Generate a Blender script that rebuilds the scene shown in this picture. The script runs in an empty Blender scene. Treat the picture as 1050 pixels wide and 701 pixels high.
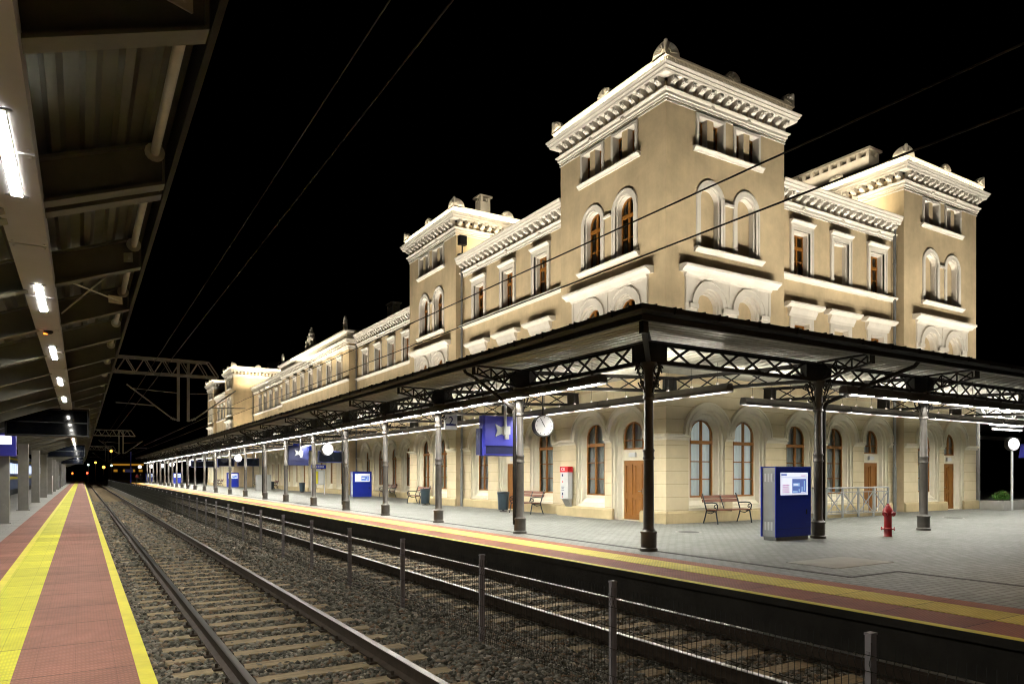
import bpy, bmesh, math, random
import numpy as np
from mathutils import Vector, Matrix
from mathutils.geometry import tessellate_polygon
random.seed(7); RNG = np.random.default_rng(5)
PI = math.pi; R = math.radians
sc = bpy.context.scene; col = sc.collection
NUM = ['first','second','third','fourth','fifth','sixth','seventh','eighth','ninth','tenth','eleventh','twelfth','thirteenth','fourteenth','fifteenth','sixteenth','seventeenth','eighteenth','nineteenth','twentieth','twenty-first','twenty-second','twenty-third','twenty-fourth','twenty-fifth','twenty-sixth','twenty-seventh','twenty-eighth','twenty-ninth','thirtieth','thirty-first','thirty-second','thirty-third','thirty-fourth','thirty-fifth','thirty-sixth','thirty-seventh','thirty-eighth','thirty-ninth','fortieth']

# ------------------------------------------------------------------ materials
def nodes_of(m):
    m.use_nodes = True; nt = m.node_tree; return nt, nt.nodes, nt.links
def mat(name, c, rough=.6, metal=0., var=.12, vscale=3., bump=0., bscale=40., spec=.4, coat=0., streak=None, dark=None):
    """principled with large and small world-space mottling and optional bump"""
    m = bpy.data.materials.new(name); nt, N, L = nodes_of(m); b = N['Principled BSDF']
    b.inputs['Roughness'].default_value = rough; b.inputs['Metallic'].default_value = metal
    b.inputs['Specular IOR Level'].default_value = spec; b.inputs['Coat Weight'].default_value = coat
    g = N.new('ShaderNodeNewGeometry')
    src = g.outputs['Position']
    if streak:
        mp = N.new('ShaderNodeMapping'); mp.inputs['Scale'].default_value = streak; L.new(src, mp.inputs['Vector']); src = mp.outputs[0]
    n1 = N.new('ShaderNodeTexNoise'); n1.inputs['Scale'].default_value = vscale; n1.inputs['Detail'].default_value = 6; n1.inputs['Roughness'].default_value = .65
    L.new(src, n1.inputs['Vector'])
    r = N.new('ShaderNodeMapRange'); r.inputs[1].default_value = .3; r.inputs[2].default_value = .7; r.inputs[3].default_value = 1 - var; r.inputs[4].default_value = 1 + var
    L.new(n1.outputs[0], r.inputs[0])
    mx = N.new('ShaderNodeVectorMath'); mx.operation = 'SCALE'; mx.inputs[0].default_value = c[:3]; L.new(r.outputs[0], mx.inputs['Scale'])
    if name == 'stucco' or name.startswith('trim') or name == 'plinth_stucco':
        mp2 = N.new('ShaderNodeMapping'); mp2.inputs['Scale'].default_value = (.8,.8,.09); L.new(g.outputs['Position'], mp2.inputs['Vector'])
        n3 = N.new('ShaderNodeTexNoise'); n3.inputs['Scale'].default_value = 1.6; n3.inputs['Detail'].default_value = 7; n3.inputs['Roughness'].default_value = .7; L.new(mp2.outputs[0], n3.inputs['Vector'])
        r3 = N.new('ShaderNodeMapRange'); r3.inputs[1].default_value = .32; r3.inputs[2].default_value = .55; r3.inputs[3].default_value = .90; r3.inputs[4].default_value = 1.02; L.new(n3.outputs[0], r3.inputs[0])
        m2 = N.new('ShaderNodeVectorMath'); m2.operation = 'SCALE'; L.new(mx.outputs[0], m2.inputs[0]); L.new(r3.outputs[0], m2.inputs['Scale']); mx = m2
    L.new(mx.outputs[0], b.inputs['Base Color'])
    if bump:
        n2 = N.new('ShaderNodeTexNoise'); n2.inputs['Scale'].default_value = bscale; n2.inputs['Detail'].default_value = 4; L.new(g.outputs['Position'], n2.inputs['Vector'])
        bp = N.new('ShaderNodeBump'); bp.inputs['Strength'].default_value = bump; bp.inputs['Distance'].default_value = .02; L.new(n2.outputs[0], bp.inputs['Height']); L.new(bp.outputs[0], b.inputs['Normal'])
    return m
def emat(name, c, s):
    m = bpy.data.materials.new(name); nt, N, L = nodes_of(m); b = N['Principled BSDF']
    b.inputs['Base Color'].default_value = (*[min(.8, x) for x in c[:3]], 1); b.inputs['Emission Color'].default_value = (*c[:3], 1); b.inputs['Emission Strength'].default_value = s
    return m
def brickmat(name, c1, c2, mortar, w, h, msize, rough=.8, swap=False, wallmode=False, bump=.4, var=.15, off=.5, spec=.35, vs=1.3):
    m = bpy.data.materials.new(name); nt, N, L = nodes_of(m); b = N['Principled BSDF']; b.inputs['Roughness'].default_value = rough; b.inputs['Specular IOR Level'].default_value = spec
    g = N.new('ShaderNodeNewGeometry'); sx = N.new('ShaderNodeSeparateXYZ'); L.new(g.outputs['Position'], sx.inputs[0]); cb = N.new('ShaderNodeCombineXYZ')
    if wallmode:
        ad = N.new('ShaderNodeMath'); L.new(sx.outputs[0], ad.inputs[0]); L.new(sx.outputs[1], ad.inputs[1]); L.new(ad.outputs[0], cb.inputs[0]); L.new(sx.outputs[2], cb.inputs[1])
    elif swap: L.new(sx.outputs[1], cb.inputs[0]); L.new(sx.outputs[0], cb.inputs[1])
    else: L.new(sx.outputs[0], cb.inputs[0]); L.new(sx.outputs[1], cb.inputs[1])
    br = N.new('ShaderNodeTexBrick'); br.offset = off; br.inputs['Scale'].default_value = 1; br.inputs['Brick Width'].default_value = w; br.inputs['Row Height'].default_value = h
    br.inputs['Mortar Size'].default_value = msize; br.inputs['Mortar Smooth'].default_value = .25
    br.inputs['Color1'].default_value = (*c1, 1); br.inputs['Color2'].default_value = (*c2, 1); br.inputs['Mortar'].default_value = (*mortar, 1)
    L.new(cb.outputs[0], br.inputs['Vector'])
    n1 = N.new('ShaderNodeTexNoise'); n1.inputs['Scale'].default_value = vs; n1.inputs['Detail'].default_value = 7; n1.inputs['Roughness'].default_value = .7; L.new(g.outputs['Position'], n1.inputs['Vector'])
    r = N.new('ShaderNodeMapRange'); r.inputs[1].default_value = .3; r.inputs[2].default_value = .7; r.inputs[3].default_value = 1 - var; r.inputs[4].default_value = 1 + var; L.new(n1.outputs[0], r.inputs[0])
    mx = N.new('ShaderNodeVectorMath'); mx.operation = 'SCALE'; L.new(br.outputs['Color'], mx.inputs[0]); L.new(r.outputs[0], mx.inputs['Scale']); L.new(mx.outputs[0], b.inputs['Base Color'])
    if bump:
        bp = N.new('ShaderNodeBump'); bp.invert = True; bp.inputs['Strength'].default_value = bump; bp.inputs['Distance'].default_value = .01; L.new(br.outputs['Fac'], bp.inputs['Height']); L.new(bp.outputs[0], b.inputs['Normal'])
    return m
def studmat(name, c, pitch, rough=.7, var=.15, bump=.7, dirt=.35):
    """tactile paving: a grid of small studs, world space, slab joints each metre, worn and dirty"""
    m = bpy.data.materials.new(name); nt, N, L = nodes_of(m); b = N['Principled BSDF']; b.inputs['Roughness'].default_value = rough; b.inputs['Specular IOR Level'].default_value = .3
    g = N.new('ShaderNodeNewGeometry'); sx = N.new('ShaderNodeSeparateXYZ'); L.new(g.outputs['Position'], sx.inputs[0])
    def mth(op, a, bb=None):
        n = N.new('ShaderNodeMath'); n.operation = op
        for i, x in enumerate((a, bb)):
            if x is None: continue
            if isinstance(x, (int, float)): n.inputs[i].default_value = x
            else: L.new(x, n.inputs[i])
        return n.outputs[0]
    sa = mth('SINE', mth('MULTIPLY', sx.outputs[0], 2*PI/pitch)); sb = mth('SINE', mth('MULTIPLY', sx.outputs[1], 2*PI/pitch))
    st = mth('MAXIMUM', mth('MULTIPLY', sa, sb), 0.)
    fy = mth('FRACT', mth('MULTIPLY', sx.outputs[1], 1.05)); jy = mth('LESS_THAN', fy, .014)
    fx = mth('FRACT', mth('MULTIPLY', mth('ADD', sx.outputs[0], 10.33), 1/.245)); jx = mth('LESS_THAN', fx, .02)
    j = mth('MAXIMUM', jy, mth('MULTIPLY', jx, .35))
    n1 = N.new('ShaderNodeTexNoise'); n1.inputs['Scale'].default_value = 1.7; n1.inputs['Detail'].default_value = 8; n1.inputs['Roughness'].default_value = .7; L.new(g.outputs['Position'], n1.inputs['Vector'])
    slab = N.new('ShaderNodeTexWhiteNoise'); slab.noise_dimensions = '1D'; L.new(mth('FLOOR', mth('MULTIPLY', sx.outputs[1], 1.05)), slab.inputs['W'])
    r = N.new('ShaderNodeMapRange'); r.inputs[1].default_value = .3; r.inputs[2].default_value = .7; r.inputs[3].default_value = 1 - var; r.inputs[4].default_value = 1 + var; L.new(n1.outputs[0], r.inputs[0])
    f = mth('MULTIPLY', r.outputs[0], mth('SUBTRACT', 1., mth('MULTIPLY', j, dirt + .3)))
    f = mth('MULTIPLY', f, mth('ADD', .88, mth('MULTIPLY', slab.outputs['Value'], .22)))
    f = mth('MULTIPLY', f, mth('SUBTRACT', 1.22, mth('MULTIPLY', mth('SUBTRACT', 1., st), .36)))
    mx = N.new('ShaderNodeVectorMath'); mx.operation = 'SCALE'; mx.inputs[0].default_value = c; L.new(f, mx.inputs['Scale']); L.new(mx.outputs[0], b.inputs['Base Color'])
    bp = N.new('ShaderNodeBump'); bp.inputs['Strength'].default_value = bump; bp.inputs['Distance'].default_value = .006; L.new(mth('SUBTRACT', st, j), bp.inputs['Height']); L.new(bp.outputs[0], b.inputs['Normal'])
    return m
def glassmat(name, tint=(.8,.85,.85), refl=.08):
    m = bpy.data.materials.new(name); nt, N, L = nodes_of(m); N.remove(N['Principled BSDF'])
    t = N.new('ShaderNodeBsdfTransparent'); t.inputs[0].default_value = (*tint, 1); gl = N.new('ShaderNodeBsdfGlossy'); gl.inputs['Roughness'].default_value = .03
    f = N.new('ShaderNodeFresnel'); f.inputs[0].default_value = 1.5; mx = N.new('ShaderNodeMixShader'); L.new(f.outputs[0], mx.inputs[0]); L.new(t.outputs[0], mx.inputs[1]); L.new(gl.outputs[0], mx.inputs[2]); L.new(mx.outputs[0], N['Material Output'].inputs[0])
    return m
M = {}
M['stucco'] = mat('stucco', (.61,.485,.305), .85, var=.17, vscale=.8, bump=.25, bscale=30, spec=.2)
M['rustic'] = brickmat('rusticated_stucco', (.66,.57,.375), (.64,.55,.36), (.45,.37,.22), 7.9, .425, .009, .85, wallmode=True, bump=.8, var=.08, spec=.2)
M['trim'] = mat('trim_stucco', (.74,.69,.61), .75, var=.07, vscale=1.2, bump=.1, bscale=40, spec=.25)
M['trimground'] = mat('trim_stucco_ivory', (.80,.74,.58), .75, var=.06, vscale=1.2, bump=.1, bscale=40, spec=.25)
M['drape'] = mat('dim_drape', (.30,.29,.25), .9, var=.2, vscale=7, streak=(3,3,.3))
M['plinth'] = mat('plinth_stucco', (.50,.41,.235), .85, var=.12, vscale=1.4, bump=.2, spec=.2)
M['wood'] = mat('window_wood', (.29,.118,.018), .45, var=.18, vscale=6, streak=(6,6,1), spec=.4)
M['doorwood'] = mat('door_wood', (.255,.105,.018), .5, var=.15, vscale=5, streak=(8,8,1), spec=.4)
M['glass'] = glassmat('window_glass')
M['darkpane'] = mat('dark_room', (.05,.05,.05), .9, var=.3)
M['curtain'] = mat('curtain_cloth', (.62,.63,.60), .9, var=.16, vscale=7, streak=(3,3,.3))
M['litcurtain'] = emat('lit_curtain', (.80,.86,.80), .33)
M['roof'] = mat('roof_sheet', (.10,.085,.075), .6, var=.2)
M['zinc'] = mat('zinc_pipe', (.23,.235,.23), .5, .4, var=.15)
M['iron'] = mat('black_iron', (.014,.012,.010), .6, 0., var=.3, vscale=5, spec=.22)
M['ironpost'] = mat('dark_iron_post', (.075,.068,.06), .4, .1, var=.2, vscale=5, spec=.5)
M['colpaint'] = mat('column_paint', (.66,.69,.70), .45, .05, var=.1, spec=.5)
M['deck'] = mat('deck_sheet', (.30,.285,.235), .42, .45, var=.22, vscale=2.5, streak=(1,.4,1), bump=.12, bscale=7)
M['steel'] = mat('steel_paint', (.27,.265,.245), .5, .1, var=.12, vscale=4)
M['beam'] = mat('beam_paint', (.165,.16,.125), .5, .1, var=.18, vscale=3)
M['lefdeck'] = mat('ribbed_deck', (.125,.122,.098), .5, .3, var=.25, vscale=2)
M['white_sheet'] = mat('white_sheet', (.52,.51,.52), .45, .1, var=.08, vscale=2)
M['pipe'] = mat('galvanised_pipe', (.78,.74,.60), .35, .25, var=.15)
M['tube'] = emat('lamp_tube', (1.,.965,.87), 158); M['tubeup'] = emat('lamp_uplight', (1.,.95,.82), 190)
M['tubeL'] = emat('lamp_tube_cool', (1.,.965,.88), 370)
M['tubedim'] = emat('lamp_tube_dim', (1.,.965,.87), 88); M['tubefar'] = emat('lamp_tube_far', (1.,.965,.87), 180); M['tuberight'] = emat('lamp_tube_right', (1.,.965,.87), 45)
M['opal'] = emat('opal_dial', (1.,.98,.97), 1.3)
M['opalnear'] = emat('opal_dial_near', (.42,.41,.40), .55)
M['black'] = mat('black_plastic', (.012,.012,.013), .4, var=.1)
M['screen'] = mat('dark_screen', (.003,.004,.007), .05, var=.1, spec=.2)
M['blue'] = mat('blue_panel', (.006,.028,.42), .35, var=.06, spec=.5)
M['bluebright'] = mat('blue_housing', (.055,.06,.52), .4, var=.08, spec=.5)
M['navy'] = mat('navy_panel', (.012,.017,.085), .4, var=.1)
M['grey'] = mat('grey_panel', (.33,.34,.33), .45, .2, var=.07)
M['lightgrey'] = mat('light_grey', (.55,.57,.57), .5, var=.06)
M['screenlit'] = emat('lit_screen', (.80,.86,1.), .95); M['screenmid'] = emat('screen_mid', (.30,.48,.85), .8)
M['screenlilac'] = emat('lilac_screen', (.80,.72,1.), 1.6)
M['screenblue'] = emat('screen_picture', (.10,.16,.42), .9)
M['screenpink'] = emat('screen_text', (.62,.36,.58), .6)
M['benchwood'] = mat('bench_wood', (.16,.055,.026), .5, var=.25, vscale=9, streak=(1,6,6))
M['benchiron'] = mat('bench_iron', (.024,.034,.042), .4, .3, var=.15)
M['red'] = mat('red_enamel', (.36,.010,.018), .28, var=.1, spec=.6, coat=.3)
M['redhead'] = mat('red_header', (.60,.015,.02), .4, var=.05)
M['binblue'] = mat('bin_metal', (.05,.075,.095), .4, .3, var=.1)
M['concrete'] = mat('concrete', (.33,.325,.30), .85, var=.15, vscale=2, bump=.3, bscale=25)
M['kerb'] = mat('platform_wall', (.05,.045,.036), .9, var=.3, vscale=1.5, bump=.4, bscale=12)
M['leaf'] = mat('leaf', (.055,.15,.018), .6, var=.35, vscale=14)
M['railtop'] = mat('rail_head', (.42,.40,.37), .3, .95, var=.12, vscale=5, streak=(1,.1,1))
M['rust'] = mat('rail_rust', (.055,.038,.024), .7, .1, var=.3, vscale=8)  # rusty steel, darkened further: shade on the rail sides put into the colour
M['sleeper'] = mat('sleeper_wood', (.34,.265,.16), .85, var=.38, vscale=5, streak=(.7,9,3), bump=.5, bscale=18, spec=.2)
M['fence'] = mat('fence_post', (.36,.33,.34), .5, .15, var=.15)
M['wire'] = mat('fence_wire', (.03,.03,.022), .5, .4, var=.1)
M['cable'] = mat('cable', (.028,.024,.018), .6, .2, var=.1)
M['mast'] = mat('mast_steel', (.26,.25,.22), .6, .3, var=.2)
M['paving'] = brickmat('grey_pavers', (.20,.21,.195), (.148,.155,.144), (.06,.058,.05), .24, .12, .010, .62, bump=.5, var=.20, vs=.5, spec=.4)
M['slab1'] = brickmat('grey_slabs', (.36,.36,.335), (.33,.33,.31), (.22,.22,.2), .8, .4, .006, .8, bump=.3, var=.12)
M['redtile'] = studmat('red_tactile', (.32,.138,.095), .05, var=.26)
M['redtile2'] = studmat('red_tactile_far', (.31,.105,.052), .06, var=.2)
M['yellow'] = studmat('yellow_tactile', (.72,.69,.045), .044, var=.16)
M['yellow2'] = studmat('yellow_tactile_far', (.72,.60,.10), .07, var=.14, bump=1.)
M['yline'] = mat('yellow_line', (.74,.66,.035), .6, var=.12, vscale=4, bump=.15)
M['slot'] = mat('drain_slot', (.03,.03,.03), .8)
M['earth'] = mat('dark_earth', (.035,.033,.028), .95, var=.3)
M['ballastbed'] = mat('ballast_bed', (.15,.135,.105), .95, var=.5, vscale=22, bump=1., bscale=28, spec=.15)
M['amber'] = emat('amber_lamp', (1.,.42,.06), 5)
M['amberwall'] = emat('amber_lit_band', (1.,.45,.04), .32)
M['coolLamp'] = emat('cool_lamp', (.75,1.,.8), 2.5)
M['signalred'] = emat('signal_red', (1.,.05,.02), 14)
M['signalorange'] = emat('signal_orange', (1.,.18,.02), 7)
M['darkwall'] = mat('dark_wall', (.05,.035,.02), .9)
M['trainblue'] = mat('train_blue', (.02,.055,.22), .35, var=.08)
M['trainwin'] = emat('train_window', (.62,.74,1.), 1.3)
M['cloth_dark'] = mat('dark_cloth', (.02,.02,.024), .9); M['cloth_red'] = mat('red_cloth', (.5,.07,.05), .8); M['skin'] = mat('skin', (.45,.27,.19), .6)
M['whitepaint'] = mat('white_paint', (.75,.75,.74), .5, var=.04)

# ------------------------------------------------------------------ mesh builder
class MB:
    def __init__(s): s.v = []; s.f = []; s.m = []; s.mi = 0
    def add(s, vs, fs):
        o = len(s.v); s.v += [tuple(x) for x in vs]; s.f += [tuple(i + o for i in f) for f in fs]; s.m += [s.mi]*len(fs)
    def box(s, x0, x1, y0, y1, z0, z1):
        s.add([(x0,y0,z0),(x1,y0,z0),(x1,y1,z0),(x0,y1,z0),(x0,y0,z1),(x1,y0,z1),(x1,y1,z1),(x0,y1,z1)], [(3,2,1,0),(4,5,6,7),(0,1,5,4),(1,2,6,5),(2,3,7,6),(3,0,4,7)])
    def bbox(s, x0, x1, y0, y1, z0, z1, b=.02):
        bm = bmesh.new(); bmesh.ops.create_cube(bm, size=1)
        for v in bm.verts: v.co = Vector(((x0+x1)/2 + v.co.x*(x1-x0), (y0+y1)/2 + v.co.y*(y1-y0), (z0+z1)/2 + v.co.z*(z1-z0)))
        bmesh.ops.bevel(bm, geom=bm.edges[:], offset=b, segments=2, affect='EDGES', profile=.5)
        bm.verts.index_update(); s.add([v.co[:] for v in bm.verts], [[v.index for v in f.verts] for f in bm.faces]); bm.free()
    def bar(s, p, q, w, h, up=(0,0,1)):
        p = Vector(p); q = Vector(q); d = (q-p).normalized(); u = Vector(up)
        if abs(d.dot(u)) > .99: u = Vector((1,0,0))
        a = d.cross(u).normalized(); b = a.cross(d).normalized(); a = a*w/2; b = b*h/2
        s.add([p-a-b,p+a-b,p+a+b,p-a+b,q-a-b,q+a-b,q+a+b,q-a+b], [(3,2,1,0),(4,5,6,7),(0,1,5,4),(1,2,6,5),(2,3,7,6),(3,0,4,7)])
    def tube(s, p, q, r, n=10, r2=None, caps=True):
        p = Vector(p); q = Vector(q); d = (q-p).normalized(); u = Vector((0,0,1)) if abs(d.z) < .9 else Vector((1,0,0))
        a = d.cross(u).normalized(); b = a.cross(d); r2 = r if r2 is None else r2; vs = []
        for c, rr in ((p,r),(q,r2)):
            for i in range(n):
                t = 2*PI*i/n; vs.append(c + a*math.cos(t)*rr + b*math.sin(t)*rr)
        fs = [(i,(i+1)%n,n+(i+1)%n,n+i) for i in range(n)]
        if caps: fs += [tuple(range(n-1,-1,-1)), tuple(range(n,2*n))]
        s.add(vs, fs)
    def path(s, pts, r, n=8):
        for a, b in zip(pts[:-1], pts[1:]): s.tube(a, b, r, n)
    def lathe(s, prof, c=(0,0,0), n=16):
        vs = []
        for r, z in prof:
            for i in range(n):
                t = 2*PI*i/n + PI/n; vs.append((c[0]+r*math.cos(t), c[1]+r*math.sin(t), c[2]+z))
        fs = []
        for k in range(len(prof)-1):
            for i in range(n): fs.append((k*n+i, k*n+(i+1)%n, (k+1)*n+(i+1)%n, (k+1)*n+i))
        fs += [tuple(range(n-1,-1,-1)), tuple(range((len(prof)-1)*n, len(prof)*n))]
        s.add(vs, fs)
    def prism(s, poly, fn, d0, d1):
        """poly of (a,b); fn(a,b,d)->xyz"""
        n = len(poly); vs = [fn(a,b,d0) for a,b in poly] + [fn(a,b,d1) for a,b in poly]
        fs = [(i,(i+1)%n,n+(i+1)%n,n+i) for i in range(n)] + [tuple(range(n-1,-1,-1)), tuple(range(n,2*n))]
        s.add(vs, fs)
    def sphere(s, c, r, n=12, m=8, sz=1.):
        s.lathe([(max(1e-4, r*math.sin(PI*k/m)), -r*sz*math.cos(PI*k/m)) for k in range(m+1)], c, n)
    def obj(s, name, mats, parent=None, smooth=False, world=False):
        me = bpy.data.meshes.new(name)
        vs = s.v
        if world and parent is not None:
            L = base_of(parent); vs = [(x-L[0], y-L[1], z-L[2]) for x,y,z in vs]
        me.from_pydata(vs, [], s.f); me.update()
        for m in (mats if isinstance(mats, (list, tuple)) else [mats]): me.materials.append(M[m])
        me.polygons.foreach_set('material_index', s.m)
        if smooth:
            me.polygons.foreach_set('use_smooth', [True]*len(me.polygons))
            me.set_sharp_from_angle(angle=R(38))
        o = bpy.data.objects.new(name, me); col.objects.link(o)
        if parent is not None: o.parent = parent
        return o
def base_of(o):
    p = o; L = Vector((0,0,0))
    while p is not None: L = L + p.location; p = p.parent
    return L
def tag(o, label, cat, group=None, kind=None):
    o['label'] = label; o['category'] = cat
    if group: o['group'] = group
    if kind: o['kind'] = kind
    return o
def thing(name, label, cat, loc=(0,0,0), rz=0, group=None):
    o = bpy.data.objects.new(name, None); o.empty_display_size = .3; col.objects.link(o); o.location = loc; o.rotation_euler = (0,0,rz)
    return tag(o, label, cat, group)
def struct(o, kind='structure'): o['kind'] = kind; return o
def copy_tree(o, parent=None):
    c = o.copy(); col.objects.link(c)
    if parent is not None: c.parent = parent
    for ch in [x for x in bpy.data.objects if x.parent == o]: copy_tree(ch, c)
    return c
def place(proto, label, loc, rz=0, used=set()):
    """first use moves the prototype itself, later uses copy it with all its parts"""
    r = proto if proto.name not in used else copy_tree(proto)
    used.add(proto.name); r.location = loc; r.rotation_euler = (0,0,rz); r['label'] = label
    return r
def text_mesh(s, size, depth=.004):
    cu = bpy.data.curves.new('lettering', 'FONT'); cu.body = s; cu.size = size; cu.extrude = depth; cu.align_x = 'CENTER'; cu.align_y = 'CENTER'
    o = bpy.data.objects.new('lettering', cu); col.objects.link(o); bpy.context.view_layer.update()
    me = bpy.data.meshes.new_from_object(o.evaluated_get(bpy.context.evaluated_depsgraph_get())); bpy.data.objects.remove(o); return me
def lettering(s, size, m, parent, loc, rot=(R(90),0,0), name='lettering'):
    me = text_mesh(s, size); me.materials.clear(); me.materials.append(M[m]); o = bpy.data.objects.new(name, me); col.objects.link(o); o.parent = parent; o.location = loc; o.rotation_euler = rot; return o

# ------------------------------------------------------------------ camera
F = 722.; TH = math.atan(441.5/F)
cam = bpy.data.cameras.new('camera'); co = bpy.data.objects.new('camera', cam); col.objects.link(co); sc.camera = co
cam.sensor_width = 36; cam.sensor_fit = 'HORIZONTAL'; cam.lens = F/1050*36; cam.shift_x = 0; cam.shift_y = (486-350.5)/1050
cam.clip_end = 3000; cam.clip_start = .05
co.location = (0,0,1.6); co.rotation_euler = (R(90), 0, -TH)

# ------------------------------------------------------------------ the setting
RT = -.316          # rail head
P1 = .234           # near platform top; far platform top is 0
b = MB(); b.box(-900,900,-500,1500,-1.2,-.75); struct(b.obj('ground', 'earth'))
b = MB(); b.box(.36,7.80,-12,230,-.9,-.525); struct(b.obj('trackbed', 'ballastbed'))
def platform_near():
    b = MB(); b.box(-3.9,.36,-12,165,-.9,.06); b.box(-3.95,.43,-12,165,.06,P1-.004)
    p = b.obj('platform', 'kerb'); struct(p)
    def strip(name, m, x0, x1, z=P1):
        b = MB(); b.box(x0,x1,-12,165,P1-.0035,z); return b.obj(name, m, p)
    strip('edge_line','yline',.33,.428,P1+.001); strip('red_paving','redtile',-.40,.33); strip('tactile_strip','yellow',-.80,-.40,P1+.004)
    strip('tactile_border','yline',-.887,-.80,P1+.003); strip('red_paving','redtile',-1.396,-.887); strip('grey_paving','slab1',-3.95,-1.396)
    return p
platform_near()
def platform_far():
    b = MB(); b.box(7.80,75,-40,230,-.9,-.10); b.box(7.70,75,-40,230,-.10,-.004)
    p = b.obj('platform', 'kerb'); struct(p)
    def strip(name, m, x0, x1, z=0., y0=-40, y1=230):
        b = MB(); b.box(x0,x1,y0,y1,-.0035,z); return b.obj(name, m, p)
    strip('edge_line','yline',7.702,7.83,.001); strip('red_paving','redtile2',7.83,8.52); strip('tactile_strip','yellow2',8.52,9.15,.005); strip('red_paving','redtile2',9.15,9.55)
    strip('grey_paving','paving',9.55,75)
    b = MB(); b.box(10.16,10.28,6.55,170,.0005,.005); b.box(10.28,11.55,6.55,6.63,.0005,.005); b.box(11.45,11.55,-20,6.55,.0005,.005); b.obj('drain_slot','slot',p)
    b = MB(); b.box(10.9,12.6,7.3,8.3,.0005,.008); b.obj('access_slab','concrete',p)
    return p
platform_far()

# ballast stones: crushed rock, one mass
def stones():
    ico = bmesh.new(); bmesh.ops.create_icosphere(ico, subdivisions=1, radius=1); V = np.array([v.co[:] for v in ico.verts]); Fc = np.array([[v.index for v in f.verts] for f in ico.faces]); ico.free()
    var = []
    for k in range(14):
        S = V * (1 + RNG.uniform(-.48,.38,(len(V),1))); S = S * np.array([1.15,.85,.72]); var.append(S)
    allv = []; n = 0
    def scatter(x0,x1,y0,y1,dens,size,zb,lift):
        nonlocal n
        N = int((x1-x0)*(y1-y0)*dens)
        X = RNG.uniform(x0,x1,N); Y = RNG.uniform(y0,y1,N); S = size*RNG.uniform(.55,1.35,N); A = RNG.uniform(0,2*PI,N); T = RNG.uniform(-.7,.7,N)
        for i in range(N):
            # the heap rises between the tracks and thins over the sleepers and rails
            x, y = X[i], Y[i]; z = zb + RNG.uniform(0,lift)
            if 3.3 < x < 5.0: z += .055*math.cos((x-4.15)/.85*PI/2)
            for rx in RAILS:
                if abs(x-rx) < .085: z = -9
            if z < -5: continue
            for cx in TRACKX:
                if abs(x-cx) < 1.3:
                    ph = ((y+.3) % .62)/.62
                    if .31 < ph < .69 and RNG.uniform() < .93 : z -= .10
            P = var[i % 14]*S[i]; ca, sa = math.cos(A[i]), math.sin(A[i]); ct, st = math.cos(T[i]), math.sin(T[i])
            y2 = P[:,1]*ct - P[:,2]*st; z2 = P[:,1]*st + P[:,2]*ct
            allv.append(np.stack([P[:,0]*ca - y2*sa + x, P[:,0]*sa + y2*ca + y, z2 + z],1)); n += 1
    scatter(.40,7.72,1.2,9,850,.029,-.529,.038)
    scatter(.40,7.72,9,18,450,.035,-.530,.036)
    scatter(.40,7.72,18,34,170,.052,-.525,.04)
    scatter(.40,7.72,34,62,40,.085,-.535,.03)
    Vv = np.concatenate(allv); off = (np.arange(n)*len(V))[:,None,None]; FF = (Fc[None]+off).reshape(-1,3)
    me = bpy.data.meshes.new('ballast'); me.vertices.add(len(Vv)); me.vertices.foreach_set('co', Vv.ravel().astype('f')); me.loops.add(FF.size); me.loops.foreach_set('vertex_index', FF.ravel().astype('i'))
    me.polygons.add(len(FF)); me.polygons.foreach_set('loop_start', np.arange(0,FF.size,3).astype('i')); me.update(calc_edges=True)
    m = bpy.data.materials.new('ballast_stone'); nt, N_, L = nodes_of(m); bb = N_['Principled BSDF']; bb.inputs['Roughness'].default_value = .8; bb.inputs['Specular IOR Level'].default_value = .3
    g = N_.new('ShaderNodeNewGeometry'); rp = N_.new('ShaderNodeValToRGB'); L.new(g.outputs['Random Per Island'], rp.inputs[0]); L.new(rp.outputs[0], bb.inputs['Base Color'])
    e = rp.color_ramp.elements; e[0].color = (.06,.055,.04,1); e[1].color = (.46,.42,.33,1); x = e.new(.35); x.color = (.155,.145,.115,1); x = e.new(.75); x.color = (.27,.25,.20,1); x = e.new(.93); x.color = (.22,.14,.085,1)
    me.materials.append(m); o = bpy.data.objects.new('ballast', me); col.objects.link(o); o['kind'] = 'stuff'; tag(o, 'crushed grey brown ballast between and around the two railway tracks', 'ballast')
TRACKX = (2.10, 6.29); RAILS = [c+d for c in TRACKX for d in (-.75,.75)]
stones()

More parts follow.
